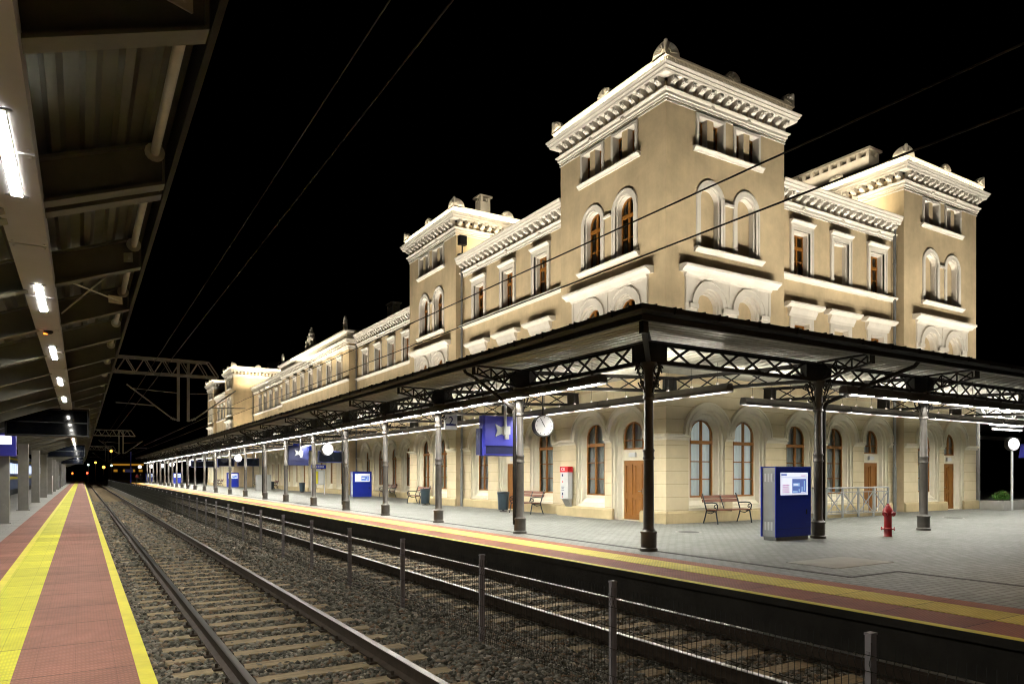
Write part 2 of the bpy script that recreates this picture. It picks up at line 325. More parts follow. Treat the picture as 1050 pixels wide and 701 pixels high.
RAILPROF = [(-.07,-.17),(.07,-.17),(.07,-.155),(.012,-.135),(.010,-.045),(.034,-.036),(.036,-.008),(.03,0),(-.03,0),(-.036,-.008),(-.034,-.036),(-.010,-.045),(-.012,-.135),(-.07,-.155)]
def track(cx, label):
    t = thing('railway_track', label, 'railway track', (cx, 0, RT))
    for d in (-.75,.75):
        b = MB(); b.prism(RAILPROF, lambda a,z,y: (d+a, y, z), -12, 225)
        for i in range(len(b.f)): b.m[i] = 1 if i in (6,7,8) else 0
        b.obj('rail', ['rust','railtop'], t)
    near = MB(); near_n = 0; rest = MB(); fast = MB()
    k = 0; y = -.3+.31
    while y < 170:
        j = random.uniform(-.02,.02); a = random.uniform(-.012,.012); w = random.uniform(.092,.112); ht = random.uniform(-.016,.004)
        tgt = MB() if 1.0 < y and near_n < 100 else rest
        L = 1.28+random.uniform(-.03,.03)
        tgt.add([(-L,y+j-w-a,-.30),(L,y+j-w+a,-.30),(L,y+j+w+a,-.30),(-L,y+j+w-a,-.30),(-L,y+j-w-a,-.175+ht*.3),(L,y+j-w+a,-.175+ht*.3),(L,y+j+w+a,-.172+ht*.3),(-L,y+j+w-a,-.172+ht*.3)], [(4,5,6,7),(0,1,5,4),(1,2,6,5),(2,3,7,6),(3,0,4,7)])
        if tgt is not rest: tgt.obj('sleeper','sleeper',t); near_n += 1
        if 1.0 < y < 40:
            for d in (-.75,.75):
                for e in (-1,1):
                    fast.box(d+e*.11-.045,d+e*.11+.045,y-.055,y+.055,-.172,-.150); fast.tube((d+e*.12,y,-.15),(d+e*.12,y,-.105),.016,6)
        y += .62
    o = rest.obj('sleeper_run','sleeper',t); o['kind'] = 'stuff'
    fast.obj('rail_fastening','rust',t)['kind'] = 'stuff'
track(TRACKX[0], 'railway track with worn wooden sleepers beside the yellow edge of the near platform')
track(TRACKX[1], 'railway track with shiny rails running along the low platform of the station building')

# ------------------------------------------------------------------ fence between the tracks
def fence():
    t = thing('mesh_fence', 'low wire mesh fence on grey posts standing between the two tracks', 'fence', (4.2,0,-.5))
    b = MB(); b.box(-.03,.03,-.02,.02,-.2,1.1); b.box(-.034,.034,-.024,.024,1.1,1.115); b.box(-.04,-.03,-.012,.012,.98,1.0); p0 = b.obj('post','fence',t)
    w = MB(); L = 2.5
    def zig(z): return .022*max(0, 1-abs(z-.93)/.05) + .022*max(0, 1-abs(z-.2)/.05)
    zs = [.06,.15,.2,.25,.88,.93,.98,1.06]
    for i in range(50):
        y = .025 + i*.05
        for a, c in zip(zs[:-1], zs[1:]): w.tube((-.035-zig(a),y,a),(-.035-zig(c),y,c),.0026,3,caps=False)
    for z in (.1,.15,.25,.5,.7,.88,.98): w.tube((-.040,0,z),(-.040,L,z),.003,3,caps=False)
    w0 = w.obj('mesh_panel','wire',t); first = True
    k = -2
    while k*2.5 + .08 < 150:
        y = k*2.5 + .08
        if k == -2: p, q = p0, w0
        else:
            p = p0.copy(); q = w0.copy(); col.objects.link(p); col.objects.link(q)
        p.location = (0,y,0); q.location = (0,y,0); k += 1
fence()

# ------------------------------------------------------------------ station building
class Face:
    def __init__(s, axis, plane, base=(0,0,0)):
        s.axis = axis; s.p = plane
    def __call__(s, a, z, d=0.):     # a along wall, z up, d outwards
        return (s.p - d, a, z) if s.axis == 'x' else (a, s.p - d, z)
def outline(c, hw, zb, zs, arch=True, n=14):
    p = [(c-hw,zb),(c+hw,zb),(c+hw,zs)]
    if arch: p += [(c+hw*math.cos(PI*i/n), zs+hw*math.sin(PI*i/n)) for i in range(1,n)]
    p.append((c-hw,zs)); return p
def wall_holes(b, fc, a0, a1, z0, z1, holes, d=0.):
    loops = [[(a0,z0),(a1,z0),(a1,z1),(a0,z1)]] + holes
    tri = tessellate_polygon([[Vector((x,y,0)) for x,y in l] for l in loops])
    pts = [p for l in loops for p in l]
    b.add([fc(a,z,d) for a,z in pts], tri)
def loft(b, fc, rings):
    for (A,da),(B,db) in zip(rings[:-1], rings[1:]):
        n = len(A); b.add([fc(a,z,da) for a,z in A]+[fc(a,z,db) for a,z in B], [(i,(i+1)%n,n+(i+1)%n,n+i) for i in range(n)])
def band(b, fc, A, B, d0, d1, skip_bottom=False):
    """raised band between outer outline A and inner outline B, from depth d0 to d1"""
    n = len(A); vs = [fc(a,z,d1) for a,z in A]+[fc(a,z,d1) for a,z in B]+[fc(a,z,d0) for a,z in A]+[fc(a,z,d0) for a,z in B]; fs = []
    for i in range(n):
        j = (i+1)%n
        if skip_bottom and i == 0: continue
        fs += [(i,j,n+j,n+i),(2*n+i,2*n+j,j,i),(n+i,n+j,3*n+j,3*n+i)]
    b.add(vs, fs)
def tri_up(A, tri): (ax,ay),(bx,by),(cx,cy) = (A[i] for i in tri[0]); return (bx-ax)*(cy-ay)-(by-ay)*(cx-ax)
def panel(b, fc, A, d):
    tri = tessellate_polygon([[Vector((x,y,0)) for x,y in A]])
    if (tri_up(A, tri) > 0) != (fc.axis == 'y'): tri = [t[::-1] for t in tri]
    b.add([fc(a,z,d) for a,z in A], tri)
def fbox(b, fc, a0, a1, z0, z1, d0, d1):
    vs = [fc(a,z,d) for d in (d0,d1) for a,z in ((a0,z0),(a1,z0),(a1,z1),(a0,z1))]
    b.add(vs, [(3,2,1,0),(4,5,6,7),(0,1,5,4),(1,2,6,5),(2,3,7,6),(3,0,4,7)])
def fprofile(b, fc, a0, a1, prof):
    """extrude profile [(d,z)] along the wall with closed ends"""
    n = len(prof); vs = [fc(a0,z,d) for d,z in prof]+[fc(a1,z,d) for d,z in prof]
    b.add(vs, [(i,(i+1)%n,n+(i+1)%n,n+i) for i in range(n)]+[tuple(range(n-1,-1,-1)),tuple(range(n,2*n))])
def ringprofile(b, x0,x1,y0,y1, prof):
    n = len(prof); vs = []
    for d,z in prof: vs += [(x0-d,y0-d,z),(x1+d,y0-d,z),(x1+d,y1+d,z),(x0-d,y1+d,z)]
    fs = []
    for k in range(n):
        k2 = (k+1)%n
        for i in range(4): fs.append((4*k+i,4*k+(i+1)%4,4*k2+(i+1)%4,4*k2+i))
    b.add(vs, fs)

B = thing('station_building', 'long cream railway station with square towers, arched windows and lit cornices', 'station building', (16.1,16.8,0))
def part(b, name, m, parent=None, smooth=False):
    o = b.obj(name, m, None, smooth); L = Vector(B.location)
    o.data.transform(Matrix.Translation(-L)); o.parent = parent or B; return o
WINCOUNT = 0
def win_frame(fc, c, hw, zb, zs, arch, d, bars, n=14, fw=.055, transom=None, curtain=None, surround=None, mull=True, smat='trim'):
    """wooden window: frame part with glass, curtain and surround below it"""
    global WINCOUNT; WINCOUNT += 1
    b = MB(); A = outline(c,hw,zb,zs,arch,n); Bo = outline(c,hw-fw,zb+fw,zs if arch else zs-fw,arch,n); band(b, fc, A, Bo, d-.03, d+.03)
    top = zs+hw if arch else zs
    if mull: fbox(b, fc, c-.04, c+.04, zb+.03, top-.03, d-.02, d+.045)
    if transom: fbox(b, fc, c-hw+.02, c+hw-.02, transom-.06, transom+.06, d-.02, d+.055)
    for z in bars: fbox(b, fc, c-hw+.02, c+hw-.02, z-.018, z+.018, d-.015, d+.025)
    w = part(b, 'window', 'wood')
    g = MB(); panel(g, fc, outline(c,hw-.02,zb+.02,zs if arch else zs-.02,arch,n), d-.01); part(g, 'glass', 'glass', w)
    g = MB()
    if curtain == 'drape':      # dark room with two part-drawn curtains
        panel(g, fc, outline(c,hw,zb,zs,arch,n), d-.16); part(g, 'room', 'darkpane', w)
        g = MB()
        for sgn in (-1,1):
            a0 = c+sgn*hw*.99; a1 = c+sgn*hw*random.uniform(.42,.75); k = 8
            pts = [(a0+(a1-a0)*i/k, d-.10+.02*(i%2)) for i in range(k+1)]
            for (a,da),(e,de) in zip(pts[:-1],pts[1:]): g.add([fc(a,zb,da),fc(e,zb,de),fc(e,zs-.05,de),fc(a,zs-.05,da)],[(0,1,2,3)])
        part(g, 'curtain', 'drape', w)
    else:
        k = 14; pts = [(c-hw+2*hw*i/k, d-.12+.018*(i%2)+random.uniform(0,.01)) for i in range(k+1)]
        for (a,da),(e,de) in zip(pts[:-1],pts[1:]): g.add([fc(a,zb,da),fc(e,zb,de),fc(e,zs+(hw if arch else 0),de),fc(a,zs+(hw if arch else 0),da)],[(0,1,2,3)])
        part(g, 'curtain', curtain or 'curtain', w)
    if surround: part(surround, 'surround', smat, w)
    return w
# ---- opening kinds: each returns the hole for the wall and builds its parts
def impost(fc, lo, hi):
    b = MB(); fprofile(b, fc, lo, hi, [(0,2.72),(.04,2.72),(.06,2.80),(.11,2.83),(.11,2.90),(0,2.92)]); part(b, 'impost', 'trimground')
def ground_arch(fc, c, kind='win', n=14, curtain='curtain', hwo=.86):
    zs = 2.88; zb = .40
    s = MB(); O = lambda hw, z: outline(c,hw,z,zs,True,n)
    band(s, fc, outline(c,1.13,zs,zs+.001,True,n), outline(c,hwo,zs,zs+.001,True,n), 0, .075, True); band(s, fc, outline(c,.98,zs,zs+.001,True,n), outline(c,hwo,zs,zs+.001,True,n), .075, .10, True)
    band(s, fc, outline(c,1.13,zs,zs+.001,True,n), outline(c,1.07,zs,zs+.001,True,n), .075, .115, True)
    zw = .82 if kind == 'win' else .02
    zb0 = zb if kind == 'win' else .0
    loft(s, fc, [(O(hwo,zb0),.0),(O(hwo,zb0),-.07),(O(hwo-.09,zb0+.08*(kind=='win')),-.07),(O(hwo-.11,zb0+.1*(kind=='win')),-.15),(O(hwo-.18,zb0+.16*(kind=='win')),-.15),(O(.60,zw-.12*(kind=='win')),-.27),(O(.545,zw),-.27),(O(.545,zw),-.34)])
    if kind == 'win':
        win_frame(fc, c, .545, zw, zs+.03, True, -.30, (1.43,2.03), n, transom=2.68, curtain=curtain, surround=s, smat='trimground')
    elif kind == 'blind':
        p = MB(); panel(p, fc, O(.56,zw), -.27); part(p, 'blind_window', 'stucco'); part(s, 'surround', 'trimground')
    else:
        d = MB(); fbox(d, fc, c-.52, c+.52, .03, 2.08, -.34, -.29)
        for a0,a1 in ((-.43,-.06),(.06,.43)):
            for z0,z1 in ((.18,.78),(.90,1.95)):
                band(d, fc, [(c+a0,z0),(c+a1,z0),(c+a1,z1),(c+a0,z1)], [(c+a0+.05,z0+.05),(c+a1-.05,z0+.05),(c+a1-.05,z1-.05),(c+a0+.05,z1-.05)], -.29, -.265)
        dr = part(d, 'door', 'doorwood')
        h = MB(); h.tube(fc(c-.42,1.02,-.29), fc(c-.42,1.02,-.22), .012, 8); h.tube(fc(c-.42,1.02,-.22), fc(c-.30,1.02,-.22), .012, 8); fbox(h, fc, c-.445, c-.395, .92, 1.12, -.29, -.28); part(h, 'handle', 'zinc', dr)
        sp = MB(); fbox(sp, fc, c-.55, c+.55, 2.08, 2.46, -.34, -.275); fbox(sp, fc, c-.55, c-.515, 0, 2.08, -.34, -.275); fbox(sp, fc, c+.515, c+.55, 0, 2.08, -.34, -.275); part(sp, 'lintel', 'trimground', dr)
        l = MB(); fbox(l, fc, c-.17, c+.17, 2.20, 2.33, -.275, -.19); fbox(l, fc, c-.14, c+.14, 2.33, 2.36, -.27, -.2); part(l, 'door_lamp', 'whitepaint', dr)
        part(s, 'surround', 'trimground', dr)
        win_frame(fc, c, .50, 2.46, zs+.05, True, -.30, (2.78,), n, curtain=curtain)
    return outline(c, hwo, zb0 if kind == 'win' else .0, zs, True, n)
def first_arch(fc, c, blind=False, n=14):
    zs = 10.82; zb = 9.16; s = MB(); O = lambda hw, z=zb: outline(c,hw,z,zs,True,n)
    band(s, fc, O(.69), O(.48), 0, .03, True); band(s, fc, O(.67), O(.60), .03, .045, True)
    loft(s, fc, [(O(.48),.03),(O(.48),-.05),(O(.43,zb+.02),-.05),(O(.41,zb+.05),-.30)])
    if blind:
        p = MB(); panel(p, fc, O(.42), -.24); part(p, 'blind_window', 'stucco'); part(s, 'surround', 'trim')
    else: win_frame(fc, c, .41, zb+.03, zs, True, -.25, (9.85,), n, transom=10.62, curtain='drape', surround=s)
    return O(.48)
def attic_pair(fc, c, n=1):
    z0, z1 = 12.5, 13.62; s = MB(); R_ = lambda a, b_, z, y: [(c+a,z),(c+b_,z),(c+b_,y),(c+a,y)]
    band(s, fc, R_(-.69,.69,z0,z1), R_(-.58,.58,z0,z1-.1), 0, .06)
    holes = []
    for sg in (-1,1):
        a = sg*.365; loft(s, fc, [(R_(a-.215,a+.215,z0,z1-.1),0),(R_(a-.215,a+.215,z0,z1-.1),-.32)]); holes.append(R_(a-.215,a+.215,z0,z1-.1))
        w = win_frame(fc, c+a, .21, z0+.02, z1-.12, False, -.25, (13.1,), 1, fw=.04, curtain='drape', mull=False)
    part(s, 'surround', 'trim', w)
    return holes
def rect_window(fc, c, blind=False, ht=.68):
    z0, z1 = 9.10, 11.02; s = MB(); R_ = lambda h, z, y: [(c-h,z),(c+h,z),(c+h,y),(c-h,y)]
    band(s, fc, R_(ht,z0,z1), R_(.48,z0,z1-.2), 0, .06, True); band(s, fc, R_(ht,z0,z1), R_(ht-.06,z0,z1-.06), .06, .085, True)
    loft(s, fc, [(R_(.48,z0,z1-.2),.06),(R_(.48,z0,z1-.2),-.05),(R_(.42,z0,z1-.26),-.05),(R_(.40,z0+.04,z1-.28),-.30)])
    fprofile(s, fc, c-ht-.02, c+ht+.02, [(0,z1),(.07,z1),(.11,z1+.05),(.17,z1+.09),(.20,z1+.10),(.20,z1+.15),(0,z1+.17)])
    if blind:
        p = MB(); panel(p, fc, R_(.41,z0,z1-.2), -.2); part(p, 'blind_window', 'stucco'); part(s, 'surround', 'trim')
    else: win_frame(fc, c, .40, z0+.03, z1-.28, False, -.24, (9.75,), 1, transom=10.25, curtain='drape', surround=s)
    return R_(.48,z0,z1-.2)
def mezz_window(fc, c, win=True):
    s = MB(); R_ = lambda h, z, y: [(c-h,z),(c+h,z),(c+h,y),(c-h,y)]; z0, z1 = 5.9, 7.36
    band(s, fc, R_(.70,z0,z1+.22), R_(.46,z0,z1), 0, .06)
    loft(s, fc, [(R_(.46,z0,z1),.06),(R_(.40,z0,z1-.06),-.22)])
    fprofile(s, fc, c-.80, c+.80, [(0,7.55),(.08,7.55),(.10,7.64),(.17,7.76),(.19,7.86),(.28,7.93),(.30,8.02),(0,8.04)])
    fprofile(s, fc, c-1.05, c+1.05, [(0,7.86),(.2,7.86),(.3,7.93),(.34,7.95),(.34,8.02),(0,8.045)])
    if win: win_frame(fc, c, .40, z0+.03, z1-.07, False, -.18, (6.4,), 1, transom=7.0, curtain='drape', surround=s)
    else:
        p = MB(); panel(p, fc, R_(.42,z0,z1-.05), -.16); part(p, 'blind_window', 'stucco'); part(s, 'surround', 'trim')
    return R_(.46,z0,z1)
def mezz_arches(fc, c, blind=False, n=14):
    zs = 7.22; zb = 5.9; holes = []; s = MB(); pl = MB()
    for sg in (-1,1):
        cc = c+sg*.97; O = lambda hw: outline(cc,hw,zb,zs,True,n)
        band(s, fc, outline(cc,.86,zs,zs+.001,True,n), outline(cc,.60,zs,zs+.001,True,n), .05, .09, True)
        band(s, fc, outline(cc,.86,zs,zs+.001,True,n), outline(cc,.79,zs,zs+.001,True,n), .09, .115, True)
        loft(s, fc, [(O(.60),.09),(O(.60),-.02),(O(.52),-.02),(O(.50),-.10),(O(.47),-.10),(O(.45),-.28)])
        fbox(s, fc, cc-.97, cc-.60, zs-.13, zs+.02, .03, .13); fbox(s, fc, cc+.60, cc+.97, zs-.13, zs+.02, .03, .13)
        holes.append(O(.60))
        if blind: p = MB(); panel(p, fc, O(.46), -.24); part(p, 'blind_window', 'stucco')
        else: win_frame(fc, cc, .45, zb+.02, zs+.02, True, -.22, (), n, transom=7.0, curtain='drape')
    wall_holes(pl, fc, c-2.1, c+2.1, 5.2, 8.26, holes, .05); band(pl, fc, [(c-2.1,5.2),(c+2.1,5.2),(c+2.1,8.26),(c-2.1,8.26)], [(c-2.09,5.21),(c+2.09,5.21),(c+2.09,8.25),(c-2.09,8.25)], 0, .0502)
    for a in (-2.1,-.05,2.0): fbox(pl, fc, c+a, c+a+.1, 7.25, 8.12, .05, .075)
    fprofile(pl, fc, c-2.14, c+2.14, [(.0,8.10),(.08,8.10),(.10,8.16),(.16,8.22),(.0,8.24)])
    part(pl, 'arch_panel', 'trim'); part(s, 'surround', 'trim')
    h = MB(); fprofile(h, fc, c-2.36, c+2.36, [(0,8.24),(.16,8.22),(.20,8.28),(.30,8.34),(.36,8.36),(.36,8.44),(0,8.48)]); part(h, 'hood', 'trim')
    return holes
def ledge(fc, a0, a1, zt, h=.17, pr=.2):
    b = MB(); fprofile(b, fc, a0, a1, [(0,zt-h),(pr*.35,zt-h),(pr*.5,zt-h*.7),(pr*.85,zt-h*.42),(pr,zt-h*.38),(pr,zt-.02),(0,zt)]); part(b, 'ledge', 'trim')
def brackets(b, fc, a0, a1, z0, h, p, pitch=.42, w=.2, fine=True):
    n = max(2, round((a1-a0)/pitch)); 
    prof = [(0,0),(.30,0),(.40,.10),(.36,.26),(.46,.42),(.72,.50),(.95,.60),(1.0,.74),(.92,.80),(1.02,.84),(1.02,1),(0,1)] if fine else [(0,0),(.35,0),(.45,.4),(1,.65),(1,1),(0,1)]
    for i in range(n):
        c = a0+(a1-a0)*(i+.5)/n
        b.prism([(d*p,z0+z*h) for d,z in prof], lambda d,z,a: fc(a,z,d), c-w/2, c+w/2)
        if fine:
            b.prism([(d*p,z0+z*h) for d,z in ((.5,.52),(.80,.44),(1.06,.56),(1.10,.70),(.9,.76))], lambda d,z,a: fc(a,z,d), c-w*.33, c+w*.33)
            b.prism([(d*p,z0+z*h) for d,z in ((.2,-.05),(.46,.0),(.5,.14),(.36,.20))], lambda d,z,a: fc(a,z,d), c-w*.36, c+w*.36)
CORN = [(0,.0),(.30,.0),(.33,.05),(.33,.10),(.37,.16),(.39,.17),(.39,.22),(.44,.30),(.44,.34),(0,.36)]
BANDP = [(0,0),(.05,0),(.05,.07),(.09,.09),(.09,.18),(.15,.22),(.17,.26),(0,.28)]
def medallion(b, fc, a, z): b.tube(fc(a,z,.07), fc(a,z,.14), .085, 14); b.tube(fc(a,z,.14), fc(a,z,.17), .045, 10)
def acroterion(kind, loc, rz, h=.55):
    """kind: 'mid' shell seen from the front, 'corner' folded palmette"""
    b = MB()
    def shell(b, w, hh, fn):
        n = 9; out = [(-w*1.25,0),(-w*1.1,hh*.16)]
        for i in range(n+1):
            t = PI - PI*i/n; rr = 1. + .05*(1 if i%2 else 0); out.append((w*rr*math.cos(t), hh*.16+hh*.84*rr*math.sin(t)))
        out += [(w*1.1,hh*.16),(w*1.25,0)]; b.prism(out, fn, -.07, .07)
        for i in range(1,n):
            t = PI*i/n; p = fn(w*.22*math.cos(t), hh*.2+hh*.2*math.sin(t), .085); q = fn(w*.85*math.cos(t), hh*.16+hh*.72*math.sin(t), .085); b.bar(p,q,.05,.05)
        b.tube(fn(0,hh*.22,.05), fn(0,hh*.22,.13), w*.24, 10)
    if kind == 'mid': shell(b, .36, h, lambda a,z,d: (a,-d,z))
    else:
        for fn in (lambda a,z,d: (a,-d,z), lambda a,z,d: (-d,a,z)):
            n = 8; out = [(-.07,0)]+[(.52*math.cos(PI/2*i/n)**.8, .1+(h-.1)*math.sin(PI/2*i/n)) for i in range(n)]+[(-.07,h)]
            out.insert(1,(.56,0)); b.prism(out, fn, -.07, .09)
            for i in range(1,6):
                t = PI/2*i/6; b.bar(fn(.12*math.cos(t),.08+.1*math.sin(t),.1), fn(.44*math.cos(t),.1+(h-.16)*math.sin(t),.1), .045, .045)
        b.sphere((-.03,-.03,h+.02), .07, 8, 6)
    o = part(b, 'acroterion', 'trim'); o.data.transform(Matrix.Translation(Vector(B.location))); o.location = Vector(loc)-Vector(B.location); o.rotation_euler = (0,0,rz); return o
def pipe_down(fc, a, z1, d=.12):
    b = MB(); b.tube(fc(a,0,d), fc(a,z1,d), .06, 10); b.tube(fc(a,0,d), fc(a,1.9,d), .075, 10)
    z = 1.0
    while z < z1: b.tube(fc(a,z,d), fc(a,z+.05,d), .075, 10); z += 1.9
    b.tube(fc(a,z1,d), fc(a,z1+.35,d+.15), .06, 8); part(b, 'downpipe', 'zinc', smooth=True)
def tower(x0, y0, facesX=None, facesY=None, S=5.85, n=14, par_low=False, mids=('x','y')):
    """square tower; facesX / facesY give the openings of the track side and of the end side"""
    x1, y1 = x0+S, y0+S
    wl = MB(); wg = MB()
    for axis, spec in (('x',facesX),('y',facesY)):
        fc = Face(axis, x0 if axis == 'x' else y0); a0, a1 = (y0,y1) if axis == 'x' else (x0,x1); c = (a0+a1)/2
        if spec is None:
            wall_holes(wl, fc, a0, a1, 0, 14.3, []); continue
        hg = [ground_arch(fc, c+sg*1.05, k, n, spec.get('curtain','curtain')) for sg, k in zip((-1,1), spec['ground'])]
        wall_holes(wg, fc, a0, a1, 0, 4.6, hg)
        hs = mezz_arches(fc, c, spec.get('blind',False), n)
        hs += [first_arch(fc, c+sg*.89, spec.get('blind',False), n) for sg in (-1,1)]
        for sg in (-1,1): hs += attic_pair(fc, c+sg*.90)
        wall_holes(wl, fc, a0, a1, 4.6, 14.3, hs)
        ledge(fc, c-1.68, c+1.68, 9.16); ledge(fc, c-1.72, c+1.72, 12.5, .17, .15)
        fb = MB(); fbox(fb, fc, c-.22, c+.22, 10.78, 10.86, 0, .09); part(fb, 'impost', 'trim')
        for lo, hi in ((a0-(.06 if axis == 'x' else 0),c-1.05-.86),(c-1.05+.86,c+1.05-.86),(c+1.05+.86,a1+.06)): impost(fc, lo, hi)
        pl = MB(); edges = [a0-(.1 if axis == 'x' else 0)]
        for sg,k in zip((-1,1), spec['ground']):
            if k == 'door': edges += [c+sg*1.05-.72, c+sg*1.05+.72]
        edges.append(a1+.1)
        for lo, hi in zip(edges[::2], edges[1::2]): fprofile(pl, fc, lo, hi, [(0,0),(.1,0),(.1,.33),(.06,.38),(0,.39)])
        part(pl, 'plinth', 'plinth')
    wl.add([(x1,y0,0),(x1,y1,0),(x1,y1,14.3),(x1,y0,14.3)],[(0,1,2,3)]); wl.add([(x0,y1,0),(x1,y1,0),(x1,y1,14.3),(x0,y1,14.3)],[(0,1,2,3)])
    part(wl, 'wall', 'stucco')
    if wg.v: part(wg, 'wall', 'rustic')
    cb = MB(); ringprofile(cb, x0,x1,y0,y1, [(d,13.76+z) for d,z in BANDP]); ringprofile(cb, x0,x1,y0,y1, [(.0,13.66),(.03,13.66),(.03,13.71),(0,13.71)])
    ringprofile(cb, x0,x1,y0,y1, [(d,14.40+z*.8) for d,z in CORN])
    for axis, pl in (('x',x0),('y',y0)):
        fc = Face(axis, pl); a0, a1 = (y0,y1) if axis == 'x' else (x0,x1); brackets(cb, fc, a0-.05, a1+.05, 14.03, .375, .29, w=.19, fine=n > 10)
        for sg in (-1,1): medallion(cb, fc, (a0+a1)/2+sg*.9, 13.90)
    fcn = MB()
    part(cb, 'cornice', 'trim')
    pb = MB(); ringprofile(pb, x0,x1,y0,y1, [(.22,14.69),(.26,14.69),(.26,14.74),(.20,14.76),(.20,14.94),(.26,14.97),(.26,15.03),(.0,15.03),(.0,14.69)])
    for axis, pl in (('x',x0),('y',y0)):
        fc = Face(axis, pl); a0, a1 = (y0,y1) if axis == 'x' else (x0,x1); k = int((a1-a0)/.17)
        for i in range(k): 
            a = a0-.2+(a1-a0+.4)*(i+.5)/k; fbox(pb, fc, a-.045, a+.045, 14.77, 14.93, .20, .235)
    part(pb, 'parapet', 'trim')
    for (x,y,rz) in ((x0-.17,y0-.17,0),(x1+.17,y0-.17,PI/2),(x0-.17,y1+.17,-PI/2)): acroterion('corner', (x,y,14.96), rz, .44)
    acroterion('mid', ((x0+x1)/2,y0-.15,14.96), 0, .38); acroterion('mid', (x0-.15,(y0+y1)/2,14.96), -PI/2, .38)
    rf = MB(); rf.add([(x0-.1,y0-.1,14.75),(x1+.1,y0-.1,14.75),(x1+.1,y1+.1,14.75),(x0-.1,y1+.1,14.75),((x0+x1)/2,(y0+y1)/2,15.5)],[(0,1,4),(1,2,4),(2,3,4),(3,0,4)]); part(rf, 'roof', 'roof')
def wing(axis, plane, a0, a1, centers, upper='win', ground=None, mezz=True, n=14, cor=True, blind_at=(), zc=0., par=False, curtain='curtain', mz=None, depth=8):
    fc = Face(axis, plane); wl = MB(); wg = MB(); hs = []; hg = []
    for i, c in enumerate(centers):
        k = ground[i] if ground else 'win'
        hg.append(ground_arch(fc, c, k, n, curtain))
        if mezz: hs.append(mezz_window(fc, c, not (i in blind_at)))
        hs.append(rect_window(fc, c, i in blind_at))
    wall_holes(wg, fc, a0, a1, 0, 4.6, hg); wall_holes(wl, fc, a0, a1, 4.6, 12.0+zc, hs); part(wl, 'wall', 'stucco'); part(wg, 'wall', 'rustic')
    ledge(fc, a0, a1, 9.10, .2, .2)
    lo = a0
    for c in sorted(centers): impost(fc, lo, c-.86); lo = c+.86
    impost(fc, lo, a1)
    pl = MB(); lo = a0
    for i, c in sorted(enumerate(centers), key=lambda t: t[1]):
        if ground and ground[i] == 'door': fprofile(pl, fc, lo, c-.72, [(0,0),(.1,0),(.1,.33),(.06,.38),(0,.39)]); lo = c+.72
    fprofile(pl, fc, lo, a1, [(0,0),(.1,0),(.1,.33),(.06,.38),(0,.39)]); part(pl, 'plinth', 'plinth')
    cb = MB(); fprofile(cb, fc, a0, a1, [(d,11.50+zc+z) for d,z in BANDP]); fprofile(cb, fc, a0, a1, [(d,12.15+zc+z*.9) for d,z in CORN]); brackets(cb, fc, a0+.05, a1-.05, 11.79+zc, .37, .28, w=.19, fine=n > 10)
    for c in centers: medallion(cb, fc, c, 11.65+zc)
    part(cb, 'cornice', 'trim')
    rf = MB(); q = [fc(a0,12.45+zc,.1), fc(a1,12.45+zc,.1), fc(a1,13.3+zc,-depth*.5), fc(a0,13.3+zc,-depth*.5)]; rf.add(q,[(0,1,2,3)])
    q = [fc(a0,13.3+zc,-depth*.5), fc(a1,13.3+zc,-depth*.5), fc(a1,12.4+zc,-depth), fc(a0,12.4+zc,-depth)]; rf.add(q,[(0,1,2,3)]); part(rf, 'roof', 'roof')
XF, YF = 16.1, 16.8
tower(XF, YF, {'ground':('door','win')}, {'ground':('win','win'),'blind':True,'curtain':'litcurtain'})
wing('x', XF+.35, YF+5.85, 31.75, (24.55,27.24,29.93), ground=('win','door','win'))
tower(XF, 31.75, {'ground':('win','win')}, None)
wing('y', YF+.35, XF+5.85, 29.6, (23.4,25.85,28.32), ground=('win','win','door'), blind_at=(1,))
tower(29.75, YF, None, {'ground':('win','door'),'blind':True}, S=6.0)
wing('x', 18.5, 37.6, 53.65, (41.1,43.75,46.35,48.95,51.6), n=10, mezz=False)
